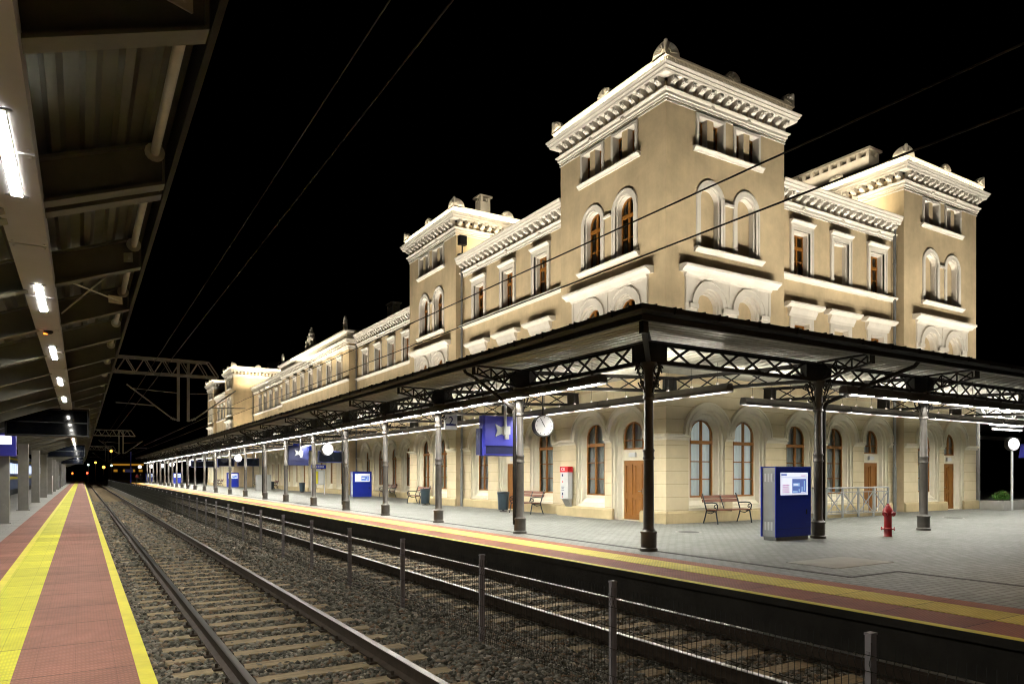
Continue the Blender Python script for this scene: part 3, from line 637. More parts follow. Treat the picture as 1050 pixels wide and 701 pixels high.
# central pavilion with an attic and sculpture
fc = Face('x', 17.85)
def pavilion():
    a0, a1 = 53.65, 75.0; cs = [55.9+2.8*i for i in range(7)]; wl = MB(); wg = MB()
    hg = [ground_arch(fc, c, 'door' if i == 3 else 'win', 10) for i, c in enumerate(cs)]; hs = [rect_window(fc, c) for c in cs]
    wall_holes(wg, fc, a0, a1, 0, 4.6, hg); wall_holes(wl, fc, a0, a1, 4.6, 12.2, hs)
    for y in (a0,a1): wl.add([(17.85,y,0),(19.5,y,0),(19.5,y,12.3),(17.85,y,12.3)],[(0,1,2,3)])
    part(wl, 'wall', 'stucco'); part(wg, 'wall', 'rustic'); ledge(fc, a0-.1, a1+.1, 9.1, .2, .2)
    lo = a0
    for c in cs: impost(fc, lo, c-.86); lo = c+.86
    pl = MB(); fprofile(pl, fc, a0-.1, cs[3]-.72, [(0,0),(.1,0),(.1,.33),(.06,.38),(0,.39)]); fprofile(pl, fc, cs[3]+.72, a1+.1, [(0,0),(.1,0),(.1,.33),(.06,.38),(0,.39)]); part(pl, 'plinth', 'plinth')
    cb = MB(); ringprofile(cb, 17.85,22,a0,a1, [(d,11.40+z) for d,z in BANDP]); ringprofile(cb, 17.85,22,a0,a1, [(d*.8,11.85+z*.9) for d,z in CORN]); brackets(cb, fc, a0, a1, 11.67, .2, .32, .5, .2, False); part(cb, 'cornice', 'trim')
    at = MB(); at.box(17.7,21.5,a0-.05,a1+.05,12.15,12.62); ringprofile(at, 17.7,21.5,a0-.05,a1+.05, [(0,12.62),(.12,12.62),(.30,12.74),(.30,12.84),(0,12.88)]); at.box(17.75,21.4,a0,a1,12.6,12.85); part(at, 'parapet', 'trim')
    acroterion('mid', (17.75,a0+.6,12.87), -PI/2, 1.15); acroterion('mid', (17.75,a1-.6,12.87), -PI/2, 1.1)
    sb = MB(); cy = (a0+a1)/2; fn = lambda a,z,d: (17.9-d, cy+a, z)     # heraldic group: plinth, shield, scrolls, crown of leaves
    sb.prism([(-1.4,12.85),(1.4,12.85),(1.3,13.1),(-1.3,13.1)], fn, -.35, .3)
    sb.prism([(0,13.05),(.42,13.4),(.5,14.0),(.3,14.1),(0,14.05),(-.3,14.1),(-.5,14.0),(-.42,13.4)], fn, -.2, .22)
    for sg in (-1,1):
        for (r,a,z) in ((.33,.75,13.35),(.26,.95,13.75),(.2,.62,13.95),(.22,1.2,13.25),(.16,.75,14.2)): sb.sphere(fn(sg*a,z,.05), r, 8, 6, .9)
        sb.bar(fn(sg*1.25,13.1,0), fn(sg*.55,14.2,0), .22, .2)
    for (a,z,r) in ((0,14.35,.28),(-.25,14.3,.16),(.25,14.3,.16),(0,14.68,.17),(0,14.9,.09)): sb.sphere(fn(a,z,0), r, 8, 6)
    part(sb, 'sculpture', 'trim', smooth=True)
    rf = MB(); rf.add([(17.9,a0,12.8),(17.9,a1,12.8),(22,a1,14),(22,a0,14)],[(0,1,2,3)]); part(rf, 'roof', 'roof')
pavilion()
wing('x', 18.5, 75.0, 92.6, (77.4,80.2,83.0,85.8,88.6), n=8, mezz=False)
tower(XF, 92.6, {'ground':('win','win')}, None, n=8)
wing('x', XF+.35, 98.45, 107.6, (100.4,103.0,105.6), n=8, mezz=False)
tower(XF, 107.6, {'ground':('win','win')}, None, n=8)
pipe_down(Face('x', XF+.35), 31.55, 12.0); pipe_down(Face('y', YF+.35), 29.45, 11.9); pipe_down(Face('x', 18.5), 53.45, 12.0); pipe_down(Face('x',18.5), 92.4, 12.0)
# roof bulk behind, chimneys and vents
b = MB(); b.box(22.2,29.7,23.0,37.5,0,12.3); b.box(24,30.5,37.5,113,0,12.2); b.box(22,29.6,17.6,23,0,12.2); b.box(16.6,24,22.7,31.7,0,12.2) if False else None
part(b, 'wall', 'stucco')
def chimney(x, y, w, l, z0, z1, holes=2):
    b = MB(); b.box(x-w/2,x+w/2,y-l/2,y+l/2,z0,z1-.35)
    n = holes+1
    for i in range(n):
        for sx in (-1,1): b.box(x+sx*(w/2-.07)-.07, x+sx*(w/2-.07)+.07, y-l/2+(l-.14)*i/(n-1), y-l/2+(l-.14)*i/(n-1)+.14, z1-.35, z1-.1)
    b.box(x-w/2-.1,x+w/2+.1,y-l/2-.1,y+l/2+.1,z1-.1,z1); part(b, 'chimney', 'trim')
chimney(19.0,34.2,.62,.62,14.7,16.95); chimney(19.6,25.6,.9,1.1,12.4,14.9); chimney(19.5,23.9,.95,1.5,12.4,15.0); chimney(20.3,50.5,.6,1.2,12.4,14.6); chimney(22,97.5,1.0,2.2,13,16.6)
chimney(30.7,20.9,.8,4.4,15.0,16.35,9)
# base of the wing roofs behind tower B
def lightbar(loc_a, loc_b, aim, power, size=.16, label=None, color=(1.,.85,.60)):
    pa, pb = Vector(loc_a), Vector(loc_b); mid = (pa+pb)/2; L = bpy.data.lights.new('floodlight_beam','AREA'); L.shape = 'RECTANGLE'; L.size = (pb-pa).length; L.size_y = size; L.energy = power; L.color = color; L.spread = R(165)
    o = bpy.data.objects.new('floodlight_beam', L); col.objects.link(o); z = -(Vector(aim)-mid).normalized(); x = (pb-pa).normalized(); y = z.cross(x)
    o.matrix_world = Matrix((( x.x,y.x,z.x,mid.x),(x.y,y.y,z.y,mid.y),(x.z,y.z,z.z,mid.z),(0,0,0,1))); return o
def led(loc_a, loc_b, aim, power, color=(1.,.86,.60)): return lightbar(loc_a, loc_b, aim, power, .05, color=color)
WM = 20.5; WH = 18.5; ZL = 5.05; WC = (1.,.92,.77)
def wash(x, y0, y1, k=1.):
    lightbar((x,y0,ZL),(x,y1,ZL),(x+2.7,(y0+y1)/2,10.),WM*k*(y1-y0),.16,color=WC)
    o = lightbar((x-.9,y0,ZL),(x-.9,y1,ZL),(x+2.7,(y0+y1)/2,13.6),WH*k*(y1-y0),.12,color=WC); o.data.spread = R(64)
for y0, y1, x in ((15.6,22.7,13.7),(22.7,31.7,14.0),(31.7,38.0,13.7)): wash(x,y0,y1)
for y0, y1, x in ((38,53,16.0),(54,75,15.4),(75.5,92,16.0),(92.6,113,13.7)): wash(x,y0,y1)
for x0, x1, yy in ((15.0,22.1,14.4),(22.1,29.6,14.7),(29.6,36.6,14.4)):
    lightbar((x0,yy,ZL),(x1,yy,ZL),((x0+x1)/2,yy+2.7,10.),WM*(x1-x0),.16,color=WC)
    o = lightbar((x0,yy-.9,ZL),(x1,yy-.9,ZL),((x0+x1)/2,yy+2.7,13.6),WH*(x1-x0),.12,color=WC); o.data.spread = R(64)
# strips on the cornices that wash the parapets
def towerglow(x0,y0,S,left,right):
    if left: led((x0-.42,y0-.3,14.70),(x0-.42,y0+S+.3,14.70),(x0-.2,y0+S/2,14.9),62*left)
    if right: led((x0-.3,y0-.42,14.70),(x0+S+.3,y0-.42,14.70),(x0+S/2,y0-.2,14.9),62*right)
towerglow(XF,YF,5.85,1.,.05); towerglow(XF,31.75,5.85,1.1,1.); towerglow(29.75,YF,6.,1.,.7); towerglow(XF,92.6,5.85,1,1); towerglow(XF,107.6,5.85,1,.8)  # tower A's end-side strip is a dim added fill for ambient light
led((17.05,53.6,11.95),(17.05,75,11.95),(17.7,64,12.6),260)
# side of tower B, tower A2 and tower C above the wing roofs
lightbar((16.8,30.6,12.9),(21.3,30.6,12.9),(19,31.75,14.2),200,.12); lightbar((28.6,17.6,12.9),(28.6,22.4,12.9),(29.75,20,14.2),200,.12); lightbar((16.6,91.2,12.9),(21.3,91.2,12.9),(19,92.6,14.3),200,.12)
lightbar((17.3,27.,13.2),(17.3,29.5,13.2),(20,26,15),60,.1); lightbar((30.0,17.8,15.75),(30.0,22.2,15.75),(30.6,20,16.4),14,.08); lightbar((17.8,32.6,15.6),(18.2,32.4,15.6),(19.2,34.2,16.6),22,.08); lightbar((16.9,88.5,6),(18.3,88.5,6),(17.6,92.6,10),180)  # bars by the chimneys are fill added to light them, no fixtures
# ------------------------------------------------------------------ iron canopy of the station platform
COLY = [11.07,16.14,21.23,26.02,30.8,35.95,41.7,47.1,53.5,59.7,66.6,73.4,80.0,85.7,91.1,96.6,101.4,106.2,111.4,117.4,123.4,129.9,136.3,142.4]
COLX = [15.78,20.6,27.5,33.0]
CX = 10.12; CY = 11.07
EX, EY = 8.6, 9.57; XE, YE = 35.0, 146.0
canopy = thing('iron_canopy', 'dark cast iron canopy with lattice girders on columns wrapping the station building', 'platform canopy', (CX,CY,0))
def cpart(b, name, m, smooth=False, parent=None):
    o = b.obj(name, m, None, smooth); o.data.transform(Matrix.Translation(-Vector(canopy.location))); o.parent = parent or canopy; return o
# soffit: ribbed sheet, ribs along each edge, mitred at the corner
def soffit():
    b = MB(); pitch = .22; D = .045; w = 15.95-EX; n = int(w/pitch)
    def z_of(t): return 4.44 + t*.055
    pr = []
    for i in range(n+1):
        t = i*pitch
        for dt, dz in ((0,0),(.07,0),(.10,D),(.19,D)): pr.append((t+dt, z_of(t+dt)+dz))
    vs = []; fs = []
    for t, z in pr: vs += [(EX+t, EY+t, z), (EX+t, YE, z)]
    for i in range(len(pr)-1): fs.append((2*i,2*i+2,2*i+3,2*i+1))
    b.add(vs, fs); vs = []
    pr2 = [p for p in pr if p[0] <= 16.62-EY]
    for t, z in pr2: vs += [(EX+t, EY+t, z), (XE, EY+t, z)]
    b.add(vs, [(2*i,2*i+2,2*i+3,2*i+1) for i in range(len(pr2)-1)]); cpart(b, 'soffit', 'deck')
soffit()
b = MB()   # roof skin with standing seams
def top(t): return 4.66 + t*.055
b.add([(EX-.04,EY-.04,top(0)),(EX-.04,YE,top(0)),(16.2,YE,top(7.5)),(16.2,EY+7.5,top(7.5)),(XE,EY-.04,top(0)),(XE,EY+7.3,top(7.3)),(16.2,EY+7.3,top(7.3))],[(0,1,2,3),(0,3,6,5,4)])
y = EY+.3
while y < 80: b.bar((EX-.07,y,top(0)+.03),(15.9,y,top(7.3)+.03),.05,.06) if False else b.bar((EX-.05,y,top(0)+.012),(EX+.9,y,top(.9)+.012),.03,.03); y += .62
x = EX+.3
while x < XE: b.bar((x,EY-.05,top(0)+.012),(x,EY+.9,top(.9)+.012),.03,.03); x += .62
cpart(b, 'roof', 'iron')
b = MB(); FP = [(0,4.36),(.05,4.36),(.06,4.46),(.14,4.47),(.20,4.52),(.22,4.60),(.20,4.605),(.17,4.54),(.08,4.52),(.06,4.66),(0,4.68)]
vs = []
for d,z in FP: vs += [(EX-d,YE,z),(EX-d,EY-d,z),(XE,EY-d,z)]
nF = len(FP); b.add(vs, [(3*k+i,3*k+i+1,3*((k+1)%nF)+i+1,3*((k+1)%nF)+i) for k in range(nF) for i in (0,1)])
y = EY+.6
while y < 70: b.box(EX-.235,EX-.05,y-.012,y+.012,4.50,4.63); y += 1.15
x = EX+.6
while x < XE: b.box(x-.012,x+.012,EY-.235,EY-.05,4.50,4.63); x += 1.15
cpart(b, 'gutter', 'iron')
GB, GT = 3.93, 4.38
def lattice(b, p, q, zb, zt, n, t=.05, solid=.5, rise=0.):
    p = Vector(p); q = Vector(q); L = (q-p).length; d = (q-p)/L; P = lambda s, z: (p.x+d.x*s, p.y+d.y*s, z+rise*s/L); nrm = Vector((-d.y,d.x,0))
    for z in (zb,zt): b.bar(P(0,z), P(L,z), .13, .035)
    for z in (zb+.045,zt-.045): b.bar(P(0,z), P(L,z), .02, .07)
    if solid:
        for s0, s1 in ((0,solid),(L-solid,L)): b.bar(P(s0,(zb+zt)/2), P(s1,(zb+zt)/2), .05, zt-zb)
    a = solid; w = (L-2*solid)/n
    for i in range(n):
        b.bar(P(a+w*i,zb), P(a+w*(i+1),zt), .018, t); b.bar(P(a+w*i,zt), P(a+w*(i+1),zb), .026, t)
    return b
def girder(p, q, n, **k): cpart(lattice(MB(), p, q, k.pop('zb',GB), k.pop('zt',GT), n, **k), 'lattice_girder', 'iron')
for i in range(len(COLY)-1):
    girder((CX,COLY[i]),(CX,COLY[i+1]), round((COLY[i+1]-COLY[i]-1)/.72))
xs = [CX]+COLX+[35.2]
for i in range(len(xs)-1): girder((xs[i],CY),(xs[i+1],CY), max(4,round((xs[i+1]-xs[i]-1)/.76)))
for y in COLY[1:16]: girder((CX,y),(15.9 if y < 38 else 17.7,y), 5 if y < 38 else 7, t=.035, rise=.24)
for x in COLX: girder((x,CY),(x,16.6), 5, t=.035, rise=.24)
def bracket(x, y, dx, dy):
    """tapered cantilever truss from the column out to the gutter"""
    b = MB(); L = 1.42; P = lambda s, z: (x+dx*s, y+dy*s, z)
    b.bar(P(0,GT+.02), P(L,GT+.04), .10, .04); b.bar(P(0,GB), P(L,GT-.16), .10, .04); b.bar(P(L,GT-.20), P(L,GT+.05), .10, .05)
    for s0, s1 in ((.12,.5),(.5,.9),(.9,1.3)):
        zt = lambda s: GB+(GT-.16-GB)*s/L
        b.bar(P(s0,zt(s0)), P(s1,GT), .018, .04); b.bar(P(s0,GT), P(s1,zt(s1)), .018, .04); b.bar(P(s1,zt(s1)), P(s1,GT), .03, .03)
    cpart(b, 'bracket', 'iron')
for y in COLY[1:]: bracket(CX, y, -1, 0)
for x in COLX: bracket(x, CY, 0, -1)
def bracket_corner():
    b = MB(); P = lambda s, z: (CX-s*.707, CY-s*.707, z)
    b.bar(P(0,GT+.02), P(2.05,GT+.05), .10, .05); b.bar(P(0,GB), P(1.95,GT-.16), .10, .05); b.bar(P(1.98,GT-.22), P(1.98,GT+.05), .12, .12); cpart(b, 'bracket', 'iron')
bracket_corner()
def column_mesh(dark):
    b = MB(); b.lathe([(.19,0),(.19,.06),(.165,.08),(.165,.36),(.18,.39),(.18,.41),(.14,.44),(.115,.48),(.108,1.4),(.104,1.9),(.125,1.92),(.125,1.95),(.112,1.97),(.112,2.06),(.125,2.08),(.125,2.11),(.102,2.14),(.093,3.15),(.12,3.18),(.12,3.22),(.10,3.25),(.12,3.36),(.10,3.45),(.10,3.72),(.13,3.78),(.17,3.84),(.17,3.93)], (0,0,0), 14)
    b.box(-.2,.2,-.2,.2,0,.03) if False else None
    return b
def capital_mesh():
    b = MB()
    for k in range(4):
        t = k*PI/2; dx, dy = math.cos(t), math.sin(t)
        def sp(cx, cz, r0, turns, sgn):
            pts = []
            for i in range(13):
                a = sgn*turns*2*PI*i/12; r = r0*(1-.75*i/12); pts.append((dx*(cx+r*math.cos(a)), dy*(cx+r*math.cos(a)), cz+r*math.sin(a)))
            b.path(pts, .016, 5)
        sp(.24,3.74,.13,1.1,1); sp(.20,3.50,.09,1.1,-1); sp(.33,3.84,.07,1.,1); b.path([(dx*.10,dy*.10,3.30),(dx*.15,dy*.15,3.42),(dx*.24,dy*.24,3.60),(dx*.36,dy*.36,3.90)], .018, 5)
    return b
cm = column_mesh(False).obj('column','colpaint',canopy,True); kb = capital_mesh().obj('capital','iron',cm,True)
cd = cm.data.copy(); cd.materials[0] = M['ironpost']
firstc = True
for i, (x, y) in enumerate([(CX,v) for v in COLY]+[(v,CY) for v in COLX]):
    if firstc: c_, k_ = cm, kb; firstc = False
    else:
        c_ = cm.copy(); col.objects.link(c_); k_ = kb.copy(); col.objects.link(k_); k_.parent = c_; c_.data = cm.data
    c_.location = (x-CX, y-CY, 0)
    if i == 0 or x == COLX[0]: c_.data = cd
for (x,y) in [(CX,v) for v in COLY[1::3]]:
    b = MB(); b.path([(EX+.02,y+.45,4.42),(EX+.12,y+.45,4.28),(EX+.3,y+.35,4.18),(CX-.16,y+.06,3.35),(CX-.15,y+.04,3.2),(CX-.15,y+.04,.25)], .045, 8); cpart(b, 'downpipe', 'iron', True)
b = MB(); b.path([(COLX[0]+1.9,EY+.02,4.42),(COLX[0]+1.9,EY+.15,4.28),(COLX[0]+1.7,EY+.3,4.18),(COLX[0]+.2,CY-.1,3.4),(COLX[0]+.17,CY-.04,3.25),(COLX[0]+.17,CY-.02,.2)], .05, 8); cpart(b, 'downpipe', 'iron', True)

# lamps hung below the girders
def lamp_proto(L, lit='tube', up=True):
    t = thing('linear_lamp', 'x', 'lamp', group='long dark lamps hung under the iron canopy')
    b = MB(); b.prism([(-.115,.0),(-.105,.0),(-.105,.034),(.105,.034),(.105,.0),(.115,.0),(.12,.08),(.08,.21),(-.08,.21),(-.12,.08)], lambda a,z,d: (a,d,z), 0, L); b.obj('housing','ironpost',t)
    b = MB(); y = .25
    while y+1.2 < L: b.box(-.09,.09,y,y+1.15,.030,.0335); y += 1.62
    b.obj('tube', lit, t)
    if up: b = MB(); b.box(-.04,.04,.3,L-.3,.2115,.2145); b.obj('uplight_strip','tubeup',t)
    b = MB(); y = .4
    while y < L: b.tube((0,y,.20),(0,y,.26),.035,8); b.tube((0,y,.26),(0,y,.75),.006,4); y += .85
    b.obj('hanger','iron',t); return t
LP = lamp_proto(4.95); LPf = lamp_proto(5.9,'tubefar'); LO = lamp_proto(4.95,'tube',False); LOf = lamp_proto(5.9,'tubefar',False); LRo = lamp_proto(4.95,'tubedim',False); LR = lamp_proto(4.95,'tubedim')
ZLMP = 3.58
ys = [12.1]; 
k = 0; y = 12.1
while y < 140:
    pr = LO if y < 60 else LOf; L = 4.95 if y < 60 else 5.9
    place(pr, f'dark long lamp over the platform edge, {NUM[k]} of the outer row from the canopy corner', (9.74,y,ZLMP)); y += L+.05; k += 1
k = 0; y = 11.7
while y < 140:
    pr = LP if y < 60 else LPf; L = 4.95 if y < 60 else 5.9
    place(pr, f'dark long lamp near the station wall, {NUM[k]} of the inner row from the canopy corner', (13.3,y,ZLMP)); y += L+.05; k += 1
for row, yy, nm in (('front',10.6,'front'),('rear',13.7,'rear')):
    for k in range(4): place(LRo if row == 'front' else LR, f'dark long lamp of the {nm} row before the end facade, {NUM[k]} from the canopy corner', (16.1+k*5.0+4.95*0,yy,ZLMP), -PI/2)
for o in bpy.data.objects:
    if o.type == 'EMPTY' and o.name.startswith('linear_lamp') and abs(o.rotation_euler.z+PI/2) < .01: pass

# ------------------------------------------------------------------ steel canopy of the near platform
SL = .38
def zbeam(x): return 3.65 + SL*(x-.495)
steel = thing('steel_canopy', 'steel canopy with sloping beams over the near platform beside the yellow strip', 'platform canopy', (-1.88,0,P1))
def spart(b, name, m, smooth=False, parent=None):
    o = b.obj(name, m, None, smooth); o.data.transform(Matrix.Translation(-Vector(steel.location))); o.parent = parent or steel; return o
XV = -1.88
def prof(x): return zbeam(x) if x >= XV else zbeam(XV) + .30*(XV-x)
def beam(y):
    b = MB(); xs = [-4.0, XV, .50]
    for xa, xb in zip(xs[:-1], xs[1:]):
        za, zb = prof(xa), prof(xb)
        b.bar((xa,y,za+.01),(xb,y,zb+.01),.13,.02); b.bar((xa,y,za+.30),(xb,y,zb+.30),.13,.02)
        b.add([(xa,y-.007,za),(xb,y-.007,zb),(xb,y-.007,zb+.3),(xa,y-.007,za+.3),(xa,y+.007,za),(xb,y+.007,zb),(xb,y+.007,zb+.3),(xa,y+.007,za+.3)],[(0,1,2,3),(7,6,5,4)])
    b.box(.49,.505,y-.065,y+.065,prof(.5),prof(.5)+.31); spart(b, 'roof_beam', 'beam')
BY = [3.57-2.1*2, 3.57-2.1, 3.57, 5.60, 5.82]+[7.94+2.1*k for k in range(60)]
for y in BY: beam(y)
b = MB(); pts = []; x = -4.05
xsr = []
while x < .56: xsr += [(x,0),(x+.05,0),(x+.08,.045),(x+.155,.045)]; x += .185
vs = [(xx, yy, prof(xx)+.33+dz) for xx,dz in xsr for yy in (-3,132)]; b.add(vs, [(2*i,2*i+2,2*i+3,2*i+1) for i in range(len(xsr)-1)]); spart(b, 'roof_deck', 'lefdeck')
b = MB(); b.box(.565,.60,-3,132,3.86,4.14); b.box(-4.10,-4.06,-3,132,3.7,4.0); spart(b, 'fascia', 'iron')
b = MB()
bys = sorted(BY)
for y0, y1 in zip(bys[:-1], bys[1:]):
    if y1-y0 < .5: continue
    b.tube((.44,y0+.05,3.86),(.44,y1-.05,3.86),.030,12); b.tube((.44,y0+.06,3.86),(.44,y0+.075,3.86),.065,14); b.tube((.44,y1-.075,3.86),(.44,y1-.06,3.86),.065,14)
spart(b, 'edge_pipe', 'pipe', True)
for (xa,ya,xb,yb) in ((.40,3.50,-.2,1.6),(.40,7.9,-.2,9.9),(.40,9.95,-.2,8.1)):
    b = MB(); b.tube((xa,ya,prof(xa)+.12),(xb,yb,prof(xb)+.12),.009,6); b.bar((xa+.03,ya,prof(xa)+.13),(xa-.12,ya-.08 if yb < ya else ya+.08,prof(xa)+.12),.012,.09); spart(b, 'tie_rod', 'pipe')
# white lamp trough in segments
TZ = 3.30
y = -2.6; seg = 0
while y < 128:
    b = MB(); b.box(-.457,-.212,y+.012,y+1.77,TZ,TZ+.02); b.box(-.457,-.449,y+.012,y+1.77,TZ+.02,TZ+.14); b.box(-.220,-.212,y+.012,y+1.77,TZ+.02,TZ+.14)
    for yy in (y+.05,y+1.72):
        for xx in (-.43,-.235): b.tube((xx,yy,TZ),(xx,yy,TZ-.006),.008,6)
    spart(b, 'lamp_trough', 'white_sheet'); y += 1.785; seg += 1
def steelcol(y):
    b = MB(); w = .165
    b.box(XV-w,XV-w+.02,y-w,y+w,P1+.02,prof(XV)); b.box(XV+w-.02,XV+w,y-w,y+w,P1+.02,prof(XV)); b.box(XV-w,XV+w,y-w-.004,y-w+.012,P1+.02,prof(XV)); b.box(XV-w,XV+w,y+w-.012,y+w,P1+.02,prof(XV))
    b.box(XV-.22,XV+.22,y-.22,y+.22,P1,P1+.02); c = spart(b, 'column', 'steel')
    b = MB(); b.tube((XV,y-w-.004,P1+.42),(XV,y-w-.03,P1+.42),.13,20); b.tube((XV,y-w-.03,P1+.42),(XV,y-w-.045,P1+.42),.10,20); spart(b, 'inspection_cover', 'steel', True, c)
for k in range(13): steelcol(24.1-8.4*2+8.4*k) if 24.1-8.4*2+8.4*k > 20 else None
# hung lamps
ll = thing('ceiling_lamp','x','lamp',group='tube lamps in the white trough of the near canopy')
b = MB(); b.box(-.028,.028,0,1.2,-.003,0); b.obj('tube','tubeL',ll); b = MB(); b.box(-.06,.06,-.02,0,-.009,0); b.box(-.06,.06,1.2,1.22,-.009,0); b.box(-.036,-.029,0,1.2,-.009,0); b.box(.029,.036,0,1.2,-.009,0); b.obj('end_cap','white_sheet',ll)
for k in range(34):
    nm = 'overhead, behind the viewer' if k < 0 else NUM[k]
    place(ll, f'bright tube lamp set in the white trough, {NUM[k]} along the near canopy', (-.334,.46+3.57*k,TZ-.002))
# small beacon in the trough
bc = thing('smoke_detector','small dark dome with an orange light under the white trough','detector',(-.334,10.0,TZ-.001)); b = MB(); b.lathe([(.05,0),(.05,-.02),(.03,-.035)],(0,0,0),14); b.obj('dome','black',bc); b = MB(); b.box(-.05,-.01,-.015,.015,-.042,-.032); b.obj('indicator','signalorange',bc)
# hanging boards
def hanging_board(loc, label, w=1.84, h=.74, lit=None, pole=.35):
    t = thing('display_board', label, 'display board', loc, group='dark display boards hung under the near canopy')
    b = MB(); b.bbox(-w/2,w/2,-.12,.12,0,h,.015); b.obj('housing','black',t)
    b = MB(); b.box(-w/2+.05,w/2-.05,-.126,-.121,.05,h*.48); b.box(-w/2+.05,w/2-.05,-.126,-.121,h*.52,h-.05); b.obj('screen','screen',t)
    b = MB(); b.box(-w/2-.02,w/2+.02,-.14,.14,h,h+.05); b.tube((-w*.3,0,h+.05),(-w*.3,0,h+pole),.03,8); b.tube((w*.3,0,h+.05),(w*.3,0,h+pole),.03,8); b.obj('hanger','steel',t); return t
hanging_board((-.74,22,2.58), 'large dark departure board hung nearest over the near platform'); hanging_board((-.74,48.4,2.58), 'dark blue departure board behind the largest one over the near platform'); hanging_board((-.74,80,2.58), 'smallest dark departure board far along the near platform under the steel canopy')
def tilted_monitor(loc, label, rz=0):
    t = thing('monitor', label, 'monitor', loc, rz)
    f = lambda a,z,d: (d, a, z)
    b = MB(); b.prism([(-.04,.0),(.30,-.0),(.18,.62),(-.16,.62)], f, -.45, .45); b.obj('housing','bluebright',t)
    b = MB(); b.add([(-.36,-.052+.0,.07),(.36,-.052,.07),(.36,-.148,.55),(-.36,-.148,.55)],[(0,1,2,3)]); b.obj('screen','screenlilac',t); return t
tilted_monitor((-1.98,23.55,2.10), 'lilac lit monitor in a blue tilted case fixed to the nearest steel column')

# ------------------------------------------------------------------ boards, clocks and signs on the station platform
def mount_pole(t, x, y0, z0, z1, y=0): b = MB(); b.tube((x,y,z0),(x,y,z1),.04,10); b.obj('pole','lightgrey',t)
def back_monitor(loc, label, hm='bluebright'):
    t = thing('monitor', label, 'monitor', loc, 0, 'blue monitors seen from behind under the iron canopy')
    b = MB(); b.box(-.68,.68,-.05,.20,.32,1.32); b.box(-.68,.68,.05,.20,.0,.32); b.box(-.72,-.62,-.0,.28,-.02,1.33); b.obj('housing',hm,t)
    b = MB(); b.box(-.62,.66,.03,.05,.04,.31); b.box(-.70,.70,-.02,.25,-.03,.0); b.box(-.78,-.72,.10,.4,0,.9); b.obj('rear_recess','navy',t)
    b = MB(); f = lambda a,z,d: (a,d,z)
    b.prism([(-.30,.62),(-.06,.72),(.16,.62),(.10,.82),(.16,1.05),(-.06,.94),(-.30,1.05),(-.22,.83)], f, -.09, -.055); b.box(-.02,.24,-.17,-.09,.70,.98); b.box(.06,.2,-.15,-.08,.54,.70); b.obj('bracket','lightgrey',t)
    b = MB(); b.tube((.06,-.13,.75),(.06,-.13,1.95),.05,12); b.obj('pole','lightgrey',t); return t
back_monitor((12.22,20.65,2.25), 'bright blue back of a hanging monitor beside the clock, second iron column')
back_monitor((12.9,49.5,2.25), 'navy back of a hanging monitor near the station entrance door', 'navy')
def board(loc, label, w, h, m='navy', txt=True, pole=.8):
    t = thing('display_board', label, 'display board', loc, 0, 'dark boards hung under the iron canopy')
    b = MB(); b.bbox(-w/2,w/2,-.1,.1,0,h,.012); b.obj('housing',m,t)
    b = MB(); b.box(-w/2+.05,w/2-.05,-.106,-.101,.05,h-.05); b.obj('screen','screen',t)
    b = MB()
    for sx in (-.35,.35): b.tube((sx*w,0,h),(sx*w,0,h+pole),.03,8)
    b.obj('hanger','lightgrey',t); return t
board((13.4,43.3,2.32), 'wide dark departure board beside the glowing clock near the entrance', 1.9, .72)
board((13.1,68.0,2.35), 'dark departure board hung behind the far glowing clock, right of the pair', 1.9, .72); board((11.5,70.0,2.35), 'dark departure board left of the pair far along the canopy', 1.5, .72)
board((12.6,86,2.4), 'dark departure board in front of the far tower, right one', 1.6, .7); board((11.4,88,2.4), 'dark departure board in front of the far tower, left one', 1.4, .7)
def blue_sign(loc, label, w=1.1, h=.42, lines=((-.42,.25),(.05,.35))):
    t = thing('hanging_sign', label, 'sign', loc); b = MB(); b.box(-w/2,w/2,-.03,.03,0,h); b.obj('panel','blue',t)
    b = MB()
    for i in range(5): b.box(-w*.18+i*w*.11,-w*.18+i*w*.11+w*.07,-.034,-.031,h*.35,h*.7)
    b.obj('lettering','whitepaint',t); b = MB(); b.tube((-w*.3,0,h),(-w*.3,0,h+.35),.02,6); b.tube((w*.3,0,h),(w*.3,0,h+.35),.02,6); b.obj('hanger','iron',t); return t
blue_sign((13.4,50.5,3.32), 'blue hanging sign with white lettering over the entrance path', 1.3, .45)
t = thing('sector_sign','small white square sign with a dark blue number two under the canopy','sign',(10.75,21.6,3.12)); b = MB(); b.box(-.24,.24,-.03,.03,0,.52); b.obj('panel','lightgrey',t)
lettering('2', .40, 'navy', t, (0,-.034,.29)); b = MB(); b.box(-.19,.19,-.034,-.031,.13,.2); b.obj('underline','navy',t); b = MB(); b.tube((0,0,.52),(0,0,.9),.02,6); b.obj('hanger','iron',t)
